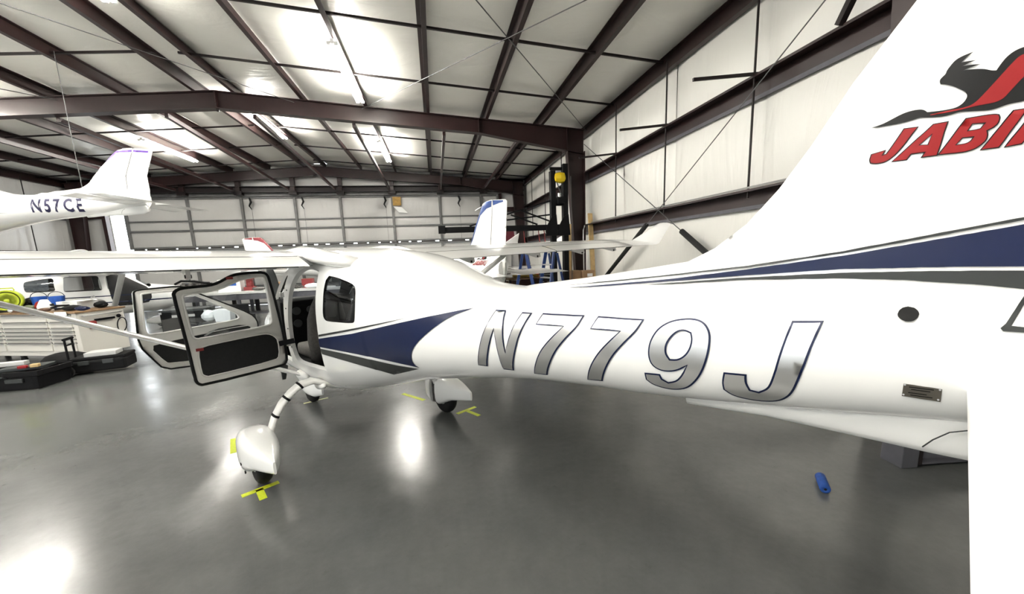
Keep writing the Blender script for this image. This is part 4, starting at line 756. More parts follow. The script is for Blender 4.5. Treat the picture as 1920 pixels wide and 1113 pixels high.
# doors swung open
def open_door(name, dd, h, o, parent, win_seal):
    e = Vector((o[0]-h[0], o[1]-h[1], 0)).normalized(); nn = Vector((-e.y, e.x, 0))          # nn: toward the rear (inside of the door faces aft)
    if nn.x > 0: nn = -nn
    fn = lambda s_, z, t: tuple(Vector((h[0], h[1], 0))+e*s_+nn*(t+.025*math.sin(PI*min(1, max(0, (z-.75)/.9))))+Vector((0, 0, z)))
    out, win, pan = dd['outer'], dd['win'], dd['panel']
    d = plate(name, out, [win], .04, fn, -.03, .0, 'white_soft', parent)
    d['label'] = 'white door swung open with clear window and dark lower panel'
    # raised inner lip round window and panel
    for nm, ring, r, m, t in (('door_seal', out, .011 if name == 'rear_door' else .007, 'rubber', .0), ('window_lip', win, .008, 'white_soft', .004), ('panel_lip', pan, .006, 'white_soft', .004)):
        rr = densify(rounded(ring, 1), .04); rr = rr+rr[:2]; MB().tube([fn(a, b, t) for a, b in rr], r, 8, caps=False).make(nm, m, d, smooth=True)
    sheet('window_glass', win, [], .06, lambda a, b: fn(a, b, -.015), 'glass', d)
    sheet('trim_panel', rounded(pan, 1), [], .05, lambda a, b: fn(a, b, .003), 'interior', d)
    return d, fn
rd, rfn = open_door('rear_door', DEC['rear_door'], (.43, .468), (.24, 1.17), main, True)
fd, ffn = open_door('front_door', DEC['front_door'], (1.36, .42), (1.05, 1.39), main, True)
MB().beam(rfn(.10, 1.0, .01), (.30, .455, 1.02), .004, .045).make('door_strap', 'black', rd)
for a, b in ((.675, 1.085), (.40, 1.597)): MB().box(rfn(a, b, .008), (.02, .045, .02), rz=HD*0).make('latch_marker', 'red_dark', rd)
MB().tube([ffn(.60, 1.05, .02), ffn(.52, 1.09, .03)], .008, 8).make('inner_handle', 'alu', fd)
MB().prism(rounded([(.20, 1.02), (.20, 1.10), (.56, 1.095), (.58, 1.03)], 1), lambda a, b, t: ffn(a, b, t), .004, .008).make('arm_pocket', 'charcoal', fd)
for z in (.98, 1.42): MB().box((.425, .475, z), (.05, .03, .04)).make('hinge', 'alu', rd)
# ================================================================ the other aircraft in the hangar
def letters(parent, text, size, x0, z0, dirn, m, fy, off=.004, shear=.15, wx=1.0, name='registration_mark'):
    """each character its own flat decal on the body side"""
    x = 0.0
    for ch in text:
        me = text_polys(ch, size, shear); w = max((v.co.x for v in me.vertices), default=.1)
        bm = bmesh.new(); bm.from_mesh(me); bmesh.ops.triangulate(bm, faces=bm.faces); bmesh.ops.subdivide_edges(bm, edges=[e for e in bm.edges if e.calc_length() > .05], cuts=2); bm.to_mesh(me); bm.free()
        side = 1 if dirn < 0 else -1
        for v in me.vertices:
            X = x0+dirn*(x+v.co.x)*wx; Z = z0+v.co.y
            v.co = (X, side*(max(fy(X, Z), .002)+off), Z)
        me.materials.clear(); obj(name, me, m, parent); x += w+size*.13
LEBAND = [(p[0], p[1]) for p in LE if p[1] > 1.66]
def fin_band(parent, w, m, name, top=True, off=.003, sides=(1, -1), z0=0):
    a = [p for p in LEBAND if p[1] >= z0]; a[-1] = (a[-1][0], 2.455)
    poly = a+[(-3.79, 2.455), (-3.79+.02, 2.455-w*.9), (-3.66, 2.46-w*1.1)]+[(x-w*(.35+.65*(z-1.66)/.8), z-.0) for x, z in reversed(a) if z < 2.36-w*.4]
    for s in sides: decal(name, [poly], off, m, parent, .03, side=s, fy=lambda x, z: max(finT(x, z), 0))
# --- aircraft hanging from the roof
hang, hbody = make_aircraft('suspended_aircraft', 'white light aircraft N57CE with purple fin trim hung high on cables', (-8.98, 8.80, 1.52), math.radians(90+84), wings=(), gear=False)
for ch in list(hang.children):
    if ch.name.split('.')[0] in ('tail_fin', 'rudder'):
        if ch.name.startswith('rudder'):
            for s in (1, -1): decal('purple_stripe', [[(-3.812, 2.425), (-4.05, 2.405), (-4.05, 2.365), (-3.812, 2.385)]], .004, 'purple', ch, .03, side=s, fy=lambda x, z: max(finT(x, z), 0))
        a = [(-3.33, 2.13), (-3.44, 2.31), (-3.51, 2.405), (-3.79, 2.425), (-3.79, 2.385), (-3.535, 2.37), (-3.48, 2.31)]
        if ch.name.startswith('tail_fin'):
            for s in (1, -1): decal('purple_stripe', [a], .004, 'purple', ch, .03, side=s, fy=lambda x, z: max(finT(x, z), 0)); decal('purple_corner', [[(-3.415, 2.30), (-3.49, 2.40), (-3.53, 2.438), (-3.58, 2.452), (-3.52, 2.41)]], .004, 'purple', ch, .03, side=s, fy=lambda x, z: max(finT(x, z), 0))
for ch in list(hang.children):                            # this one has a lower, more swept fin
    if ch.name.split('.')[0] in ('tail_fin', 'rudder'):
        for o in [ch]+list(ch.children):
            o.data = o.data.copy() if o.data.users > 1 else o.data
            for v in o.data.vertices:
                dz = max(0, v.co.z-1.58); v.co.x += .10*min(1, dz/.3)-.20*dz; v.co.z -= .20*dz
letters(hbody, 'N57CE', .30, -2.22, 1.215, -1, 'indigo', bodyY, wx=.66)
decal('lower_stripe', [[(-.4, 1.15), (-1.9, 1.20), (-.4, 1.20)]], .004, 'charcoal', hbody, .04, fy=bodyY)
decal('upper_stripe', [[(-.4, 1.42), (-1.5, 1.44), (-.4, 1.45)]], .004, 'charcoal', hbody, .04, fy=bodyY)
for k, (lx, lb) in enumerate(((-2.9, 'thin steel cable holding up the tail of the hanging aircraft'), (.3, 'thin steel cable holding up the cabin of the hanging aircraft'))):
    w = hang.matrix_basis @ Vector((lx, 0, 1.55 if k == 0 else 1.8)); o = MB().tube([w, (w.x, w.y, zr(w.x)+.05)], .006, 6).make('suspension_cable', 'cable'); tag(o, lb, 'cable', 'cables of the hanging aircraft')
# --- blue finned aircraft behind the right wing
blue, bbody = make_aircraft('light_aircraft', 'white light aircraft with blue fin edge parked behind the right wing', (-.94, 9.55, 0), math.radians(90+29), wings=())
blue.scale = (1.03, 1.03, 1.03)
fin_band(bbody, .10, 'fin_blue', 'blue_fin_edge')
for s in (1, -1): decal('rudder_cap', [[(-3.81, 2.455), (-4.04, 2.43), (-4.04, 2.405), (-3.95, 2.40), (-3.81, 2.38)]], .004, 'fin_blue', bbody, .03, side=s, fy=lambda x, z: max(finT(x, z), 0))
MB().tube([(-3.47, 0, 2.40), (-3.30, 0, 2.36)], .007, 6).make('pitot_probe', 'alu', bbody)
logo(bbody, 1.4, fn=lambda p: (p[0]*1.0+.02, p[1]-.40))
# copies share the mesh data
rear = copy_tree(blue); rear.location = (1.06, 13.3, 0); rear.rotation_euler[2] = math.radians(90+9); rear.scale = (1, 1, 1)
rear['label'] = 'white light aircraft further back, only its lettered tail seen below the right wing'
red = copy_tree(blue); red.location = (-2.48, 16.6, 0); red.rotation_euler[2] = math.radians(90-82); red.scale = (1.08, 1.08, 1.08)
red['label'] = 'distant white aircraft with a red tipped fin by the end door'
for t, mname in ((red, 'fin_red'), (rear, 'white')):
    for ch in t.children:
        for g in ch.children:
            if g.name.split('.')[0] in ('blue_fin_edge', 'rudder_cap'):
                g.data = g.data.copy(); g.data.materials.clear(); g.data.materials.append(MATS[mname]); g.name = 'fin_edge_trim'
            elif t is red and g.name.split('.')[0] in ('bird_emblem', 'bird_sash', 'logo_letter'):
                for q in list(g.children): bpy.data.objects.remove(q)
                bpy.data.objects.remove(g)
wing_parts(blue, -1); strut(blue, -1)
# --- aircraft behind the tool cabinet
back, kbody = make_aircraft('light_aircraft', 'white light aircraft with navy pinstripe standing behind the drawer cabinet', (-8.95, 11.75, 0), math.radians(90-45), wings=(-1,)); back.scale = (.97, .97, .97)
decal('pinstripe', [[(-1.9, 1.20), (-1.0, 1.115), (.3, 1.075), (1.25, 1.06), (1.25, 1.035), (.3, 1.05), (-1.0, 1.095)]], .004, 'navy', kbody, .04, side=-1, fy=bodyY)
decal('lower_pinstripe', [[(-.6, .92), (1.3, .88), (2.0, .86), (2.0, .83), (1.3, .845), (-.6, .905)]], .004, 'navy', kbody, .04, side=-1, fy=bodyY)
decal('front_opening', [OPEN_F], .003, 'interior', kbody, .04, side=-1, fy=bodyY)
# ================================================================ things on the floor and round the walls
def single(name, mb, m, label, cat, group=None, smooth=False, bev=0):
    o = mb.make(name, m, None, smooth, bev=bev); return tag(o, label, cat, group)
# --- yellow floor tape
def tape_strip(mb, p, q, w=.05):
    p, q = Vector((*p, 0)), Vector((*q, 0)); d = (q-p).normalized(); n = Vector((-d.y, d.x, 0))*w/2
    a = [p+n, q+n, q-n, p-n]; mb.add([(v.x, v.y, .0005) for v in a]+[(v.x, v.y, .002) for v in a], [(0, 1, 2, 3), (4, 5, 6, 7), (0, 1, 5, 4), (1, 2, 6, 5), (2, 3, 7, 6), (3, 0, 4, 7)])
mb = MB(); tape_strip(mb, (-1.53, 2.96), (-1.325, 3.095)); tape_strip(mb, (-1.44, 3.03), (-1.35, 2.88)); single('tape_mark', mb, 'tape', 'bright yellow tape T on the floor in front of the near wheel', 'tape', 'yellow floor tape')
mb = MB(); tape_strip(mb, (.12, 4.03), (.335, 4.165), .045); tape_strip(mb, (.22, 4.10), (.35, 3.91), .045); single('tape_mark', mb, 'tape', 'yellow tape T on the floor right of the far main wheel', 'tape', 'yellow floor tape')
mb = MB(); tape_strip(mb, (-.52, 4.86), (-.245, 4.55), .05); single('tape_mark', mb, 'tape', 'single yellow tape strip on the floor below the fuselage, left of the far wheel', 'tape', 'yellow floor tape')
mb = MB(); tape_strip(mb, (-2.08, 4.05), (-1.93, 3.72), .05); single('tape_mark', mb, 'tape', 'yellow tape strip half hidden behind the near wheel pant', 'tape', 'yellow floor tape')
mb = MB(); tape_strip(mb, (-1.69, 4.87), (-1.59, 4.92), .035); tape_strip(mb, (-1.57, 4.945), (-1.44, 4.99), .035); single('tape_mark', mb, 'tape_pale', 'pale faded tape strip on the floor at the nose wheel', 'tape', 'yellow floor tape')
# --- blue foam tube
t = thing('foam_tube', 'short bright blue foam tube lying on the bare floor at right', 'tube', (2.56, 2.02, .032), math.radians(50)); t.scale = (.75, .75, .75)
n = 20; mb = MB(); vs = []; fs = []
for x, ro, ri in ((-.12, .036, .012), (-.11, .042, .013), (.0, .042, .013), (.11, .042, .013), (.12, .037, .012)):
    vs += [(x, ro*math.cos(2*PI*j/n), ro*math.sin(2*PI*j/n)) for j in range(n)]
    vs += [(x, ri*math.cos(2*PI*j/n), ri*math.sin(2*PI*j/n)) for j in range(n)]
for i in range(4):
    for j in range(n):
        k = (j+1) % n; a = i*2*n; b = a+2*n
        fs += [(a+j, a+k, b+k, b+j), (a+n+j, b+n+j, b+n+k, a+n+k)]
for a in (0, 8*n):
    for j in range(n): k = (j+1) % n; fs.append((a+j, a+k, a+n+k, a+n+j))
mb.add(vs, fs).make('foam_body', 'blue_foam', t, smooth=True)
MB().tube([(-.118, 0, 0), (.118, 0, 0)], .0125, 12).make('dark_bore', 'rubber', t)
# --- grey steel block and beam by the wall
t = thing('steel_base', 'dull grey box section base with a low beam under the tail, near the wall', 'base', (3.36, 2.05, 0), math.radians(-8))
MB().box((.02, .08, .16), (.13, .16, .32)).make('block', 'grey_paint', t, bev=.006)
mb = MB(); mb.box((.37, .06, .13), (.50, .02, .20)); mb.box((.37, .06, .235), (.50, .12, .015)); mb.box((.37, .06, .03), (.50, .12, .015)); mb.make('beam', 'grey_paint', t)
MB().box((.10, .06, .16), (.03, .12, .28)).make('end_plate', 'steel_dark', t)
# --- drawer cabinet
ca = math.radians(-20); t = thing('drawer_cabinet', 'long cream drawer cabinet on casters with a cluttered wooden top', 'cabinet', (-6.42, 8.25, 0), ca)
# local: -x to the left along the front, +y to the back
MB().box((-1.6, .375, .545), (3.2, .75, .79)).make('carcass', 'cabinet', t, bev=.008)
MB().box((-1.6, .375, .955), (3.26, .80, .03)).make('worktop', 'wood', t, bev=.005)
for cx0, cx1 in ((-.62, -.10), (-1.72, -.66), (-2.42, -1.76), (-3.14, -2.46)):
    zs = [.24, .40, .47, .54, .61, .68, .79, .92] if cx0 != -3.14 else [.24, .40, .5, .6, .68, .79, .92]
    for z0, z1 in zip(zs, zs[1:]):
        d = MB().box(((cx0+cx1)/2, -.010, (z0+z1)/2), (cx1-cx0-.02, .022, z1-z0-.012)).make('drawer', 'cabinet', t, bev=.003)
        MB().prism([(0, 0), (-.02, .002), (-.02, .018), (0, .022)], lambda a, b, x: (x, -.021+a, z1-.028+b), cx0+.02, cx1-.02).make('pull', 'alu', d)
        MB().box(((cx0+cx1)/2, -.002, z1-.004), (cx1-cx0, .010, .018)).make('shadow_gap', 'slot', d)
MB().tube([(.012, .08, .88), (.05, .08, .88), (.05, .68, .88), (.012, .68, .88)], .012, 8).make('push_handle', 'alu', t, smooth=True)
h = MB().box((.03, .20, .70), (.03, .12, .15)).make('red_holder', 'red_dark', t, bev=.02); MB().box((.03, .40, .78), (.025, .32, .04)).make('black_bar', 'black', t)
MB().tube([(.03+.02*math.sin(a), .66+.08*math.cos(a), .62+.14*math.sin(a)) for a in [2*PI*k/20 for k in range(21)]], .009, 8).make('cable_loop', 'black', t)
MB().lathe([(.03, 0), (.035, .03), (.02, .05)], (0, .64, .80), 'X', 12).make('hook', 'black', t)
for x in (-.12, -1.6, -3.05):
    for y in (.1, .65):
        c = MB().box((x, y, .13), (.07, .06, .05)).make('caster', 'steel_dark', t); MB().lathe([(.03, -.02), (.058, -.02), (.06, 0), (.058, .02), (.03, .02)], (x, y, .06), 'Y', 16).make('caster_wheel', 'rubber', c)
Mc = t.matrix_basis
def onc(u, v, z=.97): w = Matrix.Translation((-6.42, 8.25, 0)) @ Matrix.Rotation(ca, 4, 'Z') @ Vector((-u, v, z)); return (w.x, w.y, w.z)
def blob(mb, c, r, n=10, m=7, sq=(1, 1, 1), jit=.18):
    rg = []
    for i in range(m+1):
        a = PI*i/m; rg.append([(c[0]+r*sq[0]*max(.02, math.sin(a))*math.cos(2*PI*j/n)*(1+random.uniform(-jit, jit)), c[1]+r*sq[1]*max(.02, math.sin(a))*math.sin(2*PI*j/n)*(1+random.uniform(-jit, jit)), c[2]-r*sq[2]*math.cos(a)*(1+random.uniform(-jit, jit)*.3)) for j in range(n)])
    return mb.loft(rg)
# on the cabinet: fan
t = thing('drum_fan', 'lime green drum fan on the cluttered cabinet top', 'fan', onc(1.87, .22), math.radians(30))
RX = Matrix.Rotation(PI/2, 3, 'X')
MB().lathe([(.15, -.10), (.19, -.09), (.20, 0), (.20, .09), (.17, .10), (.165, .02), (.165, -.09)], (0, 0, .22), n=28, R=RX).make('drum', 'lime', t, smooth=True)
MB().lathe([(.0, .03), (.162, .03), (.162, .05), (0, .05)], (0, 0, .22), n=28, R=RX).make('grille', 'olive', t)
for k in range(7): MB().lathe([(.025+.02*k, .088), (.030+.02*k, .088), (.030+.02*k, .092), (.025+.02*k, .092)], (0, 0, .22), n=24, R=RX).make('grille_ring', 'lime', t)
MB().lathe([(.0, .07), (.035, .07), (.035, .10), (0, .105)], (0, 0, .22), n=16, R=RX).make('hub_cap', 'lime', t)
MB().tube([(-.10, 0, .40), (-.09, 0, .45), (.09, 0, .45), (.10, 0, .40)], .012, 8).make('carry_handle', 'lime', t); MB().box((0, 0, .02), (.28, .2, .04)).make('foot', 'rubber', t, bev=.01)
for u, lb in ((1.69, 'blue bucket with a wire handle nearest the lime fan'), (1.25, 'blue bucket with a wire handle nearer the white papers')):
    t = thing('bucket', lb, 'bucket', onc(u, .55), .3, 'blue buckets on the cabinet')
    mb = MB(); n = 20; pr = [(.085, 0), (.115, .24), (.12, .24), (.12, .25), (.108, .25), (.08, .01)]
    mb.lathe(pr, n=n).make('pail', 'blue', t, smooth=False); MB().tube([(.115*math.cos(a), .0, .24+.10*math.sin(a)) for a in [PI*k/10 for k in range(11)]], .006, 6).make('handle', 'black', t)
single('red_rag', blob(MB(), onc(1.40, .38, 1.06), .085), 'logo_red', 'crumpled red rag between the blue buckets', 'rag')
single('paper_bag', MB().loft([[onc(1.12+.13*math.cos(a)*k, .28+.09*math.sin(a)*k, .97+z) for a in [2*PI*j/10 for j in range(10)]] for z, k in ((0, 1), (.08, 1.1), (.15, .8), (.21, .5))]), 'paper', 'crumpled white paper bag in front of the blue buckets', 'bag')
single('dark_bag', blob(MB(), onc(2.02, .62, 1.085), .13, sq=(1.2, .9, .9)), 'black', 'slumped dark bag beside the lime fan', 'bag')
single('paper_stack', MB().box(onc(.78, .52, 1.045), (.50, .26, .15), rz=ca).box(onc(.68, .52, 1.125), (.45, .26, .012), rz=ca+.2), 'paper', 'flat pile of white papers and boards on the cabinet', 'papers')
single('wire_basket', MB().tube([onc(.42+.08*math.cos(2*PI*k/16), .66+.08*math.sin(2*PI*k/16), 1.0+.012*k) for k in range(17)], .02, 6), 'alu', 'coil of grey wire at the back of the cabinet top', 'wire')
single('tool_pouch', blob(MB(), onc(.15, .50, 1.04), .07, sq=(1.7, 1, .9), jit=.08), 'black', 'black pouch at the right end of the cabinet top', 'pouch')
single('black_bundle', blob(MB(), onc(.40, .20, 1.02), .065, sq=(2.2, 1, .8)), 'rubber', 'black cloth bundle in front of the white paper pile', 'cloth')
single('navy_bundle', blob(MB(), onc(.10, .18, 1.01), .06, sq=(2.0, 1, .7)), 'navy', 'navy cloth bundle near the right end of the cabinet', 'cloth')
single('hose_coil', MB().tube([onc(.72+.14*math.cos(2*PI*k/14), .25+.10*math.sin(2*PI*k/14), .985+.004*k) for k in range(29)], .014, 6), 'rubber', 'black hose coil lying on the cabinet top', 'hose')
single('brown_tray', MB().box(onc(1.40, .14, .996), (.28, .2, .05), rz=ca), 'brown', 'brown tray at the front edge of the cabinet top', 'tray')
single('grey_parts', MB().box(onc(1.15, .62, 1.0), (.25, .2, .06), rz=ca+.3).box(onc(1.18, .64, 1.05), (.16, .1, .05), rz=ca), 'grey_paint', 'small grey metal parts behind the hose coil', 'parts')
single('hanging_sheet', MB().box(onc(.28, -.035, .915), (.27, .004, .13), rz=ca+.0), 'paper', 'white paper sheet hanging over the cabinet front', 'paper')
single('plastic_pouch', blob(MB(), onc(1.55, .08, 1.02), .06, sq=(1.2, 1, .9)), 'plastic_clear', 'small clear plastic bag below the lime fan', 'bag')
for nm, u, v, z, rr, sq, m, lb in (('leather_gloves', .95, .16, 1.0, .06, (1.8, 1, .6), 'brown', 'brown work gloves at the front edge of the cabinet top'), ('cable_heap', .58, .36, 1.01, .07, (2.0, 1.1, .7), 'rubber', 'tangled black cable heap in front of the white papers'), ('dark_jacket', 2.42, .50, 1.06, .10, (2.2, 1.2, .9), 'interior', 'dark jacket dropped left of the lime fan'), ('oil_rag', .30, .62, 1.02, .06, (1.6, 1.2, .8), 'charcoal', 'charcoal rag at the back right of the cabinet top'), ('sanding_block', 1.22, .22, .99, .05, (1.7, 1, .5), 'engine', 'small dark block beside the crumpled paper bag'), ('camo_cap', 1.62, .34, 1.02, .08, (1.3, 1, .7), 'olive_bag', 'olive cap lying right of the lime fan')):
    single(nm, blob(MB(), onc(u, v, z), rr, sq=sq), m, lb, nm.split('_')[-1], 'clutter on the cabinet top')
# --- black tool totes on the floor
t = thing('tool_tote', 'large open black tool tote at the left edge of the photo', 'tote', (-6.35, 6.98, 0), math.radians(-3))
MB().loft([[(.52*k*sx*c, .26*k*sy*c, z) for sx, sy, c in ((-1, -1, 1), (-.9, -1.06, 1), (.9, -1.06, 1), (1, -1, 1), (1.03, -.8, 1), (1.03, .8, 1), (1, 1, 1), (-1, 1, 1), (-1.03, .8, 1), (-1.03, -.8, 1))] for z, k in ((0, .92), (.02, .96), (.20, 1.0), (.21, 1.04), (.28, 1.04), (.28, .98), (.22, .94))]).make('bin', 'black', t)
for x in (-.3, .25): MB().box((x, -.29, .15), (.22, .03, .06)).make('latch', 'charcoal', t, bev=.01)
MB().tube([(-.2, -.28, .2), (-.2, -.32, .22), (.15, -.32, .22), (.15, -.28, .2)], .012, 8).make('front_handle', 'charcoal', t)
for nm, c, d, m, lb in (('screwdriver', (-6.55, 6.85, .30), (.20, .03, .03), 'orange', 'orange handled tool lying in the black tote'), ('tool_tray', (-6.2, 7.0, .285), (.5, .3, .05), 'charcoal', 'dark tray resting across the black tote'), ('tape_roll', (-5.98, 6.86, .33), (.09, .07, .05), 'pine', 'tan roll in the right end of the black tote'), ('red_tool', (-6.1, 6.82, .325), (.10, .05, .04), 'logo_red', 'small red tool on the tote tray'), ('pale_box', (-6.5, 7.05, .34), (.45, .12, .06), 'label_grey', 'long pale box lying across the black tote')):
    single(nm, MB().box(c, d, rz=.2), m, lb, 'tool', 'things in the black tote', bev=.01)
t = thing('cordless_drill', 'yellow and black cordless drill at the left edge of the photo', 'drill', (-6.95, 7.35, 0), .5)
MB().box((0, 0, .04), (.13, .10, .08)).make('battery', 'black', t, bev=.01); MB().beam((0, 0, .07), (.02, 0, .22), .05, .05).make('grip', 'black', t); MB().tube([(-.08, 0, .26), (.05, 0, .26), (.10, 0, .26), (.16, 0, .26)], [.045, .045, .03, .012], 12).make('motor_body', 'drill', t); MB().box((0, 0, .02), (.24, .2, .04)).make('tool_case', 'drill', t)
t = thing('rolling_toolbox', 'black rolling toolbox with raised telescopic handle beside the tote', 'toolbox', (-5.68, 7.60, 0), math.radians(14))
MB().box((0, 0, .135), (.74, .44, .19)).make('body', 'black', t, bev=.03); MB().box((.02, .02, .255), (.70, .40, .05)).make('lid', 'black', t, bev=.015)
for x in (-.14, .16): MB().box((x, -.225, .20), (.14, .02, .07)).make('latch', 'charcoal', t, bev=.008)
for s in (-1, 1):
    w = MB().lathe([(.02, -.02), (.08, -.022), (.09, -.01), (.09, .01), (.08, .022), (.02, .02)], (-.34, s*.24, .091), 'Y', 20).make('wheel', 'rubber', t); MB().lathe([(.03, -.03), (.06, -.026), (.06, .026), (.03, .03)], (-.34, s*.24, .091), 'Y', 12).make('wheel_hub', 'charcoal', w)
mb = MB()
for s in (-1, 1): mb.tube([(-.36, s*.10, .20), (-.36, s*.10, .60)], .016, 8)
mb.tube([(-.36, -.12, .60), (-.36, .12, .60)], .022, 8); mb.tube([(-.36, -.10, .50), (-.36, .10, .50)], .014, 8); mb.make('pull_handle', 'black', t)
single('white_tray', MB().box((-5.62, 7.58, .318), (.40, .26, .07), rz=.25), 'label_grey', 'pale tray on the rolling toolbox lid', 'tray', bev=.01)
single('black_duffel', blob(MB(), (-6.45, 7.95, .16), .19, sq=(2.0, 1.0, .8), jit=.06), 'black', 'black duffel bag behind the rolling toolbox', 'bag', smooth=True)
# --- black road case and cart seen through the open doors
t = thing('road_case', 'black road case with metal corners seen through the front door window', 'case', (-5.62, 10.0, 0), math.radians(8))
MB().box((0, 0, .40), (.85, .55, .62)).make('case_body', 'black', t, bev=.02); MB().box((0, 0, .735), (.86, .56, .05)).make('case_lid', 'charcoal', t, bev=.01); MB().box((.0, -.28, .62), (.42, .008, .055)).make('label_plate', 'label_grey', t)
for sx in (-1, 1):
    for z in (.12, .70): MB().box((sx*.41, -.265, z), (.05, .05, .05)).make('corner', 'alu', t, bev=.01)
    for sy in (-1, 1): MB().lathe([(.02, -.02), (.045, -.02), (.045, .02), (.02, .02)], (sx*.35, sy*.2, .045), 'Y', 12).make('caster', 'rubber', t)
t = thing('utility_cart', 'dark utility cart under clear plastic sheets beyond the front door', 'cart', (-4.75, 9.55, 0), 0)
MB().box((0, 0, .45), (.7, .45, .04)).make('top_shelf', 'charcoal', t); MB().box((0, 0, .16), (.7, .45, .03)).make('lower_shelf', 'charcoal', t)
for sx in (-1, 1):
    for sy in (-1, 1): MB().box((sx*.32, sy*.2, .25), (.035, .035, .5)).make('leg', 'charcoal', t)
single('plastic_wrap', blob(MB(), (-4.96, 9.5, .612), .14, sq=(.95, .9, .95), jit=.12), 'plastic_clear', 'crumpled clear plastic wrap on the left of the dark cart', 'plastic')
single('plastic_tub', MB().loft([[(-4.66+.16*k*sx, 9.52+.12*k*sy, z) for sx, sy in ((-1, -1), (1, -1), (1, 1), (-1, 1))] for z, k in ((.475, .9), (.72, 1.05), (.74, 1.05))]), 'plastic_clear', 'white plastic tub on the right of the dark cart', 'tub')
single('flat_monitor', MB().box((-4.42, 9.70, .66), (.34, .04, .30), rz=.1).box((-4.42, 9.70, .487), (.12, .12, .03)), 'black', 'black flat monitor on the dark cart', 'monitor', bev=.004)
# --- workbench by the far door
t = thing('workbench', 'long grey workbench seen through the open doors, parts on top', 'workbench', (-4.7, 12.3, 0), math.radians(-2))
MB().box((0, 0, .92), (4.6, .8, .06)).make('benchtop', 'grey_white', t); MB().box((0, -.36, .80), (4.5, .03, .16)).make('apron', 'grey_paint', t); MB().box((0, .1, .3), (4.4, .6, .03)).make('shelf', 'grey_paint', t)
for x in (-2.2, -.75, .75, 2.2):
    for y in (-.34, .34): MB().box((x, y, .45), (.07, .07, .9)).make('leg', 'grey_paint', t)
for i in range(5): MB().box((-1.2+.62*i, .30, .60), (.10, .05, .55)).make('brace', 'steel_dark', t)
def bench(u, v=0, z=.95): return (-4.7+u, 12.3+v-u*.035, z)
t = thing('engine_block', 'dark bare engine with pipes on the left of the far workbench', 'engine', bench(-1.95))
MB().box((0, 0, .16), (.55, .32, .28)).make('crankcase', 'engine', t, bev=.02)
for s in (-1, 1):
    for x in (-.17, .02, .2): MB().box((x, s*.22, .20), (.13, .16, .13)).make('cylinder_head', 'engine', t, bev=.012)
MB().tube([(-.4, -.2, .28), (-.2, -.28, .36), (.1, -.26, .34), (.35, -.2, .28), (.5, 0, .2)], .03, 8).make('exhaust_pipe', 'black', t)
def carton(nm, u, v, d, m, lb, mark=None, z=.95, base=None, rz=.1):
    c = base or bench(u, v, z); t = thing(nm, lb, 'box', c, rz); MB().box((0, 0, d[2]/2), d).make('carton', m, t, bev=.004)
    MB().box((0, 0, d[2]+.001), (d[0]*.98, .05, .002)).make('packing_tape', 'tan', t)
    if mark: MB().box((d[0]*.1, -d[1]/2-.002, d[2]*.6), (d[0]*.45, .003, d[2]*.28)).make('label_sticker', mark, t)
    return t
carton('carton', -1.1, .1, (.55, .35, .34), 'paper', 'white carton with a blue label on the far workbench', 'blue')
t = thing('bench_grinder', 'dark red bench machine on the far workbench', 'machine', bench(-.62, .1)); MB().box((0, 0, .05), (.26, .2, .1)).make('base', 'red_dark', t); MB().box((0, .02, .22), (.14, .16, .26)).make('column', 'red_dark', t, bev=.02); MB().box((0, -.06, .36), (.22, .3, .10)).make('head', 'red_dark', t, bev=.02)
carton('carton', .25, .1, (.45, .3, .20), 'card', 'low brown carton in the middle of the far workbench')
carton('carton', .95, .15, (.30, .25, .26), 'red_dark', 'dark red box right of the low brown carton')
t = thing('water_jug', 'small blue jug on the right of the far workbench', 'jug', bench(1.35, 0)); MB().lathe([(.09, 0), (.10, .02), (.10, .18), (.05, .24), (.03, .27)], n=16).make('jug_body', 'blue', t, smooth=True); MB().lathe([(.035, .27), (.035, .30)], n=12).make('cap', 'paper', t)
t = thing('desk_monitor', 'grey screen standing at the right end of the far workbench', 'monitor', bench(1.85, .05), .2); MB().box((0, 0, .26), (.40, .04, .28)).make('screen', 'charcoal', t, bev=.006); MB().box((0, .04, .08), (.06, .04, .16)).make('stand', 'grey_paint', t); MB().box((0, .02, .01), (.22, .16, .02)).make('foot', 'grey_paint', t)
single('plastic_sheet', blob(MB(), bench(1.2, -.25, 1.02), .10, sq=(2.4, 1, .7)), 'plastic_clear', 'crumpled plastic sheet at the front right of the far workbench', 'plastic')
for k, (u, v, lb) in enumerate(((-.25, -.25, 'dark tool pile left of centre on the far workbench'), (.35, -.28, 'dark tool pile right of centre on the far workbench'), (.75, -.25, 'dark rag heap beside the plastic sheet'))): single('tool_pile', blob(MB(), bench(u, v, 1.006), .07, sq=(2.6, 1.2, .7), jit=.3), 'engine', lb, 'tools')
# --- black mast crane on the right
t = thing('mast_crane', 'tall black twin mast crane with long horizontal arm beside the column', 'crane', (3.05, 9.3, 0), 0)
for x, h in ((-.15, 3.62), (.16, 3.78)):
    MB().box((x, 0, h/2), (.12, .16, h)).make('mast', 'black', t)
    MB().prism([(x-.06, 2.55), (x-.20, 2.30), (x-.20, 2.10), (x+.10, 2.10), (x+.06, 2.6)], lambda a, b, y: (a, y, b), -.1, -.06).make('gusset', 'black', t)
for z in (3.68, 2.85, 2.30): MB().box((0, .02, z), (.40, .06, .07)).make('cross_member', 'black', t)
MB().box((-1.42, -.02, 2.30), (2.95, .12, .13)).make('boom', 'black', t)
MB().box((-2.85, -.02, 2.31), (.16, .18, .17)).make('boom_end', 'black', t)
for p, q in (((-2.2, 0, 2.38), (-.15, 0, 2.95)), ((-.95, 0, 2.72), (-.15, 0, 2.42)), ((-1.9, .1, 2.45), (-.15, .1, 2.62)), ((-1.2, 0, 2.62), (-.55, 0, 2.38))): MB().beam(p, q, .03, .035).make('boom_stay', 'black', t)
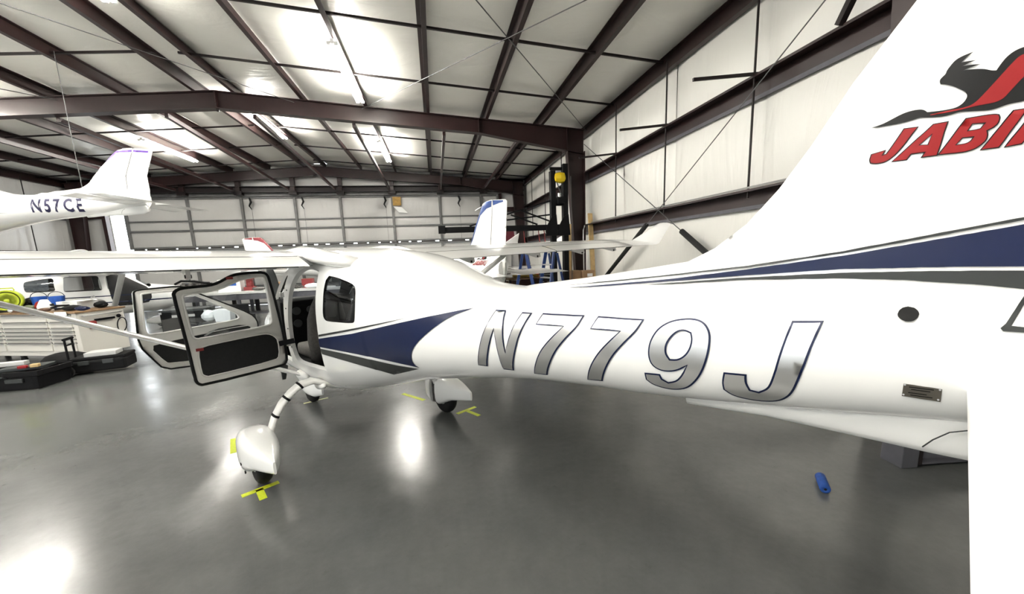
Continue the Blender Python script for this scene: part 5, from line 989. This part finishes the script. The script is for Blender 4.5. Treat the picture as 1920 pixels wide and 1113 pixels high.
h = MB().lathe([(.02, -.14), (.10, -.12), (.13, 0), (.12, .10), (.05, .14)], (.02, -.05, 3.46), 'X', 10).make('hoist', 'yellow', t); MB().tube([(-.05, -.05, 3.36), (.02, -.05, 3.15), (.10, -.05, 3.02)], .012, 6).make('hoist_chain', 'cable', h)
MB().box((.03, -.08, 2.93), (.20, .16, .16)).make('winch', 'black', t, bev=.02); MB().lathe([(.04, -.06), (.04, .06)], (-.02, -.12, 3.03), 'Z', 12).make('winch_drum', 'alu', t)
MB().box((0, 0, .04), (.74, .8, .08)).make('base', 'black', t); MB().tube([(.30, -.05, 3.5), (.31, -.05, 2.6), (.30, -.05, 1.0)], .009, 6).make('lift_chain', 'cable', t)
for x, z1 in ((-.90, 1.65), (-.53, 1.75), (-.39, 1.70)): MB().tube([(x, 0, 2.25), (x+.02, -.02, (2.25+z1)/2), (x+.05, 0, z1)], .010, 6).make('hanging_cord', 'red_dark', t)
# --- stepladders
def ladder(x, y, rz, lb, h=1.72):
    t = thing('stepladder', lb, 'ladder', (x, y, 0), rz, 'blue stepladders')
    for s in (-1, 1):
        MB().beam((s*.24, -.38, 0), (s*.15, -.04, h), .03, .07).make('front_rail', 'ladder_blue', t); MB().beam((s*.24, .38, 0), (s*.15, .04, h-.04), .025, .05).make('rear_rail', 'ladder_blue', t)
    for k in range(1, 6): f = k/6; MB().box((0, -.38+.34*f, h*f), (.46-.16*f, .08, .025)).make('step', 'alu', t)
    MB().box((0, -.01, h+.01), (.36, .16, .05)).make('top_cap', 'blue', t, bev=.01)
    MB().box((-.2, -.20, .62), (.004, .05, .10)).make('warning_sticker', 'yellow', t)
ladder(2.02, 8.75, math.radians(75), 'blue stepladder with yellow sticker left of the crane masts')
ladder(2.55, 8.35, math.radians(-70), 'dark blue stepladder standing closest to the crane masts')
# --- table with yellow top, cartons, planks
t = thing('side_table', 'low table with yellow top behind the blue stepladders', 'table', (2.35, 10.2, 0), .1)
MB().box((0, 0, 1.04), (1.1, .6, .04)).make('table_top', 'wood', t); MB().box((.0, -.05, 1.10), (.6, .45, .06)).make('yellow_pad', 'mustard', t, bev=.02)
for sx in (-1, 1):
    for sy in (-1, 1): MB().box((sx*.5, sy*.26, .51), (.06, .06, 1.02)).make('leg', 'steel', t)
MB().box((0, 0, .5), (1.0, .5, .03)).make('shelf', 'brown', t); MB().box((0, .2, .75), (.95, .03, .45)).make('back_panel', 'brown', t)
single('spray_can', MB().lathe([(.04, 0), (.042, .01), (.042, .17), (.02, .20), (.02, .23)], (2.66, 10.05, 1.061), n=14), 'orange', 'orange spray can on the table behind the ladders', 'can')
single('red_toolbox', MB().box((2.3, 10.2, .64), (.5, .3, .24), rz=.1), 'red_dark', 'dark red toolbox on the shelf of the yellow topped table', 'toolbox', bev=.02)
t = thing('storage_shelf', 'low dark shelf carrying cartons beside the wall column', 'shelf', (3.62, 9.35, 0), .05)
t.location = (3.72, 9.42, 0)
MB().box((0, 0, .90), (.56, .4, .03)).make('top_board', 'brown', t); MB().box((0, 0, .45), (.56, .4, .03)).make('lower_board', 'brown', t)
for sx in (-1, 1):
    for sy in (-1, 1): MB().box((sx*.25, sy*.17, .45), (.05, .05, .9)).make('post', 'steel_dark', t)
carton('carton', 0, 0, (.32, .3, .29), 'card', 'brown carton with white label on the shelf beside the column', 'paper', base=(3.80, 9.42, .917), rz=.05)
carton('carton', 0, 0, (.22, .28, .30), 'card', 'brown carton without label left of the labelled one', None, base=(3.495, 9.45, .917), rz=.12)
def plank(nm, p, q, w, th, lb): single(nm, MB().beam(p, q, w, th, up=(0, 1, 0)), 'pine', lb, 'plank', 'boards leaning by the column')
plank('leaning_plank', (4.02, 9.36, .02), (4.13, 9.95, 2.68), .12, .04, 'tall pale board leaning on the wall right of the column')
plank('leaning_plank', (3.28, 9.48, .02), (3.55, 9.98, 2.42), .12, .035, 'tall pale board leaning left of the column behind the crane')
plank('leaning_plank', (3.40, 9.46, .02), (3.60, 9.97, 2.15), .05, .03, 'narrow pale batten leaning left of the column')
single('wall_pipe', MB().tube([(3.95, 9.95, .9), (3.95, 9.98, 2.0), (3.97, 10.02, 2.25), (4.02, 10.05, 2.38)], .018, 8), 'alu', 'thin grey conduit curving up the column', 'pipe')
t = thing('tool_chest', 'tall black tool chest behind the ladder closest to the crane', 'chest', (3.0, 11.0, 0), .0)
MB().box((0, 0, .60), (.9, .5, 1.06)).make('chest_body', 'black', t, bev=.01)
for k in range(5): d = MB().box((0, -.255, .2+.2*k), (.82, .02, .18)).make('drawer', 'charcoal', t, bev=.004); MB().box((0, -.27, .27+.2*k), (.6, .015, .02)).make('pull', 'alu', d)
for sx in (-1, 1): MB().box((sx*.38, 0, .035), (.08, .4, .07)).make('skid', 'rubber', t)
single('waste_bin', MB().lathe([(.20, 0), (.24, .85), (.25, .86), (.25, .90), (.0, .93)], (1.52, 9.62, 0), n=20), 'black', 'round black bin on the floor left of the blue stepladders', 'bin')
single('parts_crate', MB().box((1.72, 10.72, .40), (.30, .36, .80)), 'brown', 'tall brown crate between the black bin and the table', 'crate', bev=.01)
single('shop_vacuum', MB().lathe([(.17, 0), (.19, .10), (.19, .40), (.17, .42), (.17, .52), (.10, .60), (0, .62)], (3.0, 8.55, 0), n=18), 'charcoal', 'dark shop vacuum in front of the crane masts', 'vacuum', smooth=False)
single('hose_reel', MB().lathe([(.05, -.05), (.11, -.05), (.12, 0), (.11, .05), (.05, .05)], (2.80, 10.97, 1.25), 'Y', 20), 'alu', 'round grey reel standing on the black tool chest', 'reel')
# maroon tail and white winglet piece behind the blue fin
t = thing('maroon_panel', 'maroon tail section standing behind the blue finned aircraft', 'tail section', (2.05, 11.45, 0), math.radians(6))
MB().prism([(-.45, 1.75), (-.28, 2.50), (.30, 2.42), (.34, 2.0), (.05, 1.7)], lambda a, b, y: (a, y, b), -.02, .02).make('skin', 'maroon', t, bev=.01); MB().box((-.1, 0, .9), (.08, .08, 1.8)).make('stand_post', 'steel_dark', t); MB().box((-.1, 0, .02), (.6, .5, .04)).make('stand_base', 'steel_dark', t)
t = thing('stored_winglet', 'white wing tip standing in front of the maroon tail section', 'wing tip', (2.20, 10.95, 0), math.radians(4))
MB().prism([(-.42, 1.90), (.20, 2.28), (.12, 1.85), (-.1, 1.8)], lambda a, b, y: (a, y, b), -.025, .025).make('tip_skin', 'white', t, bev=.012); MB().box((-.02, 0, .92), (.06, .06, 1.84)).make('stand_post', 'alu', t); MB().box((-.02, 0, .02), (.5, .4, .04)).make('stand_base', 'alu', t)
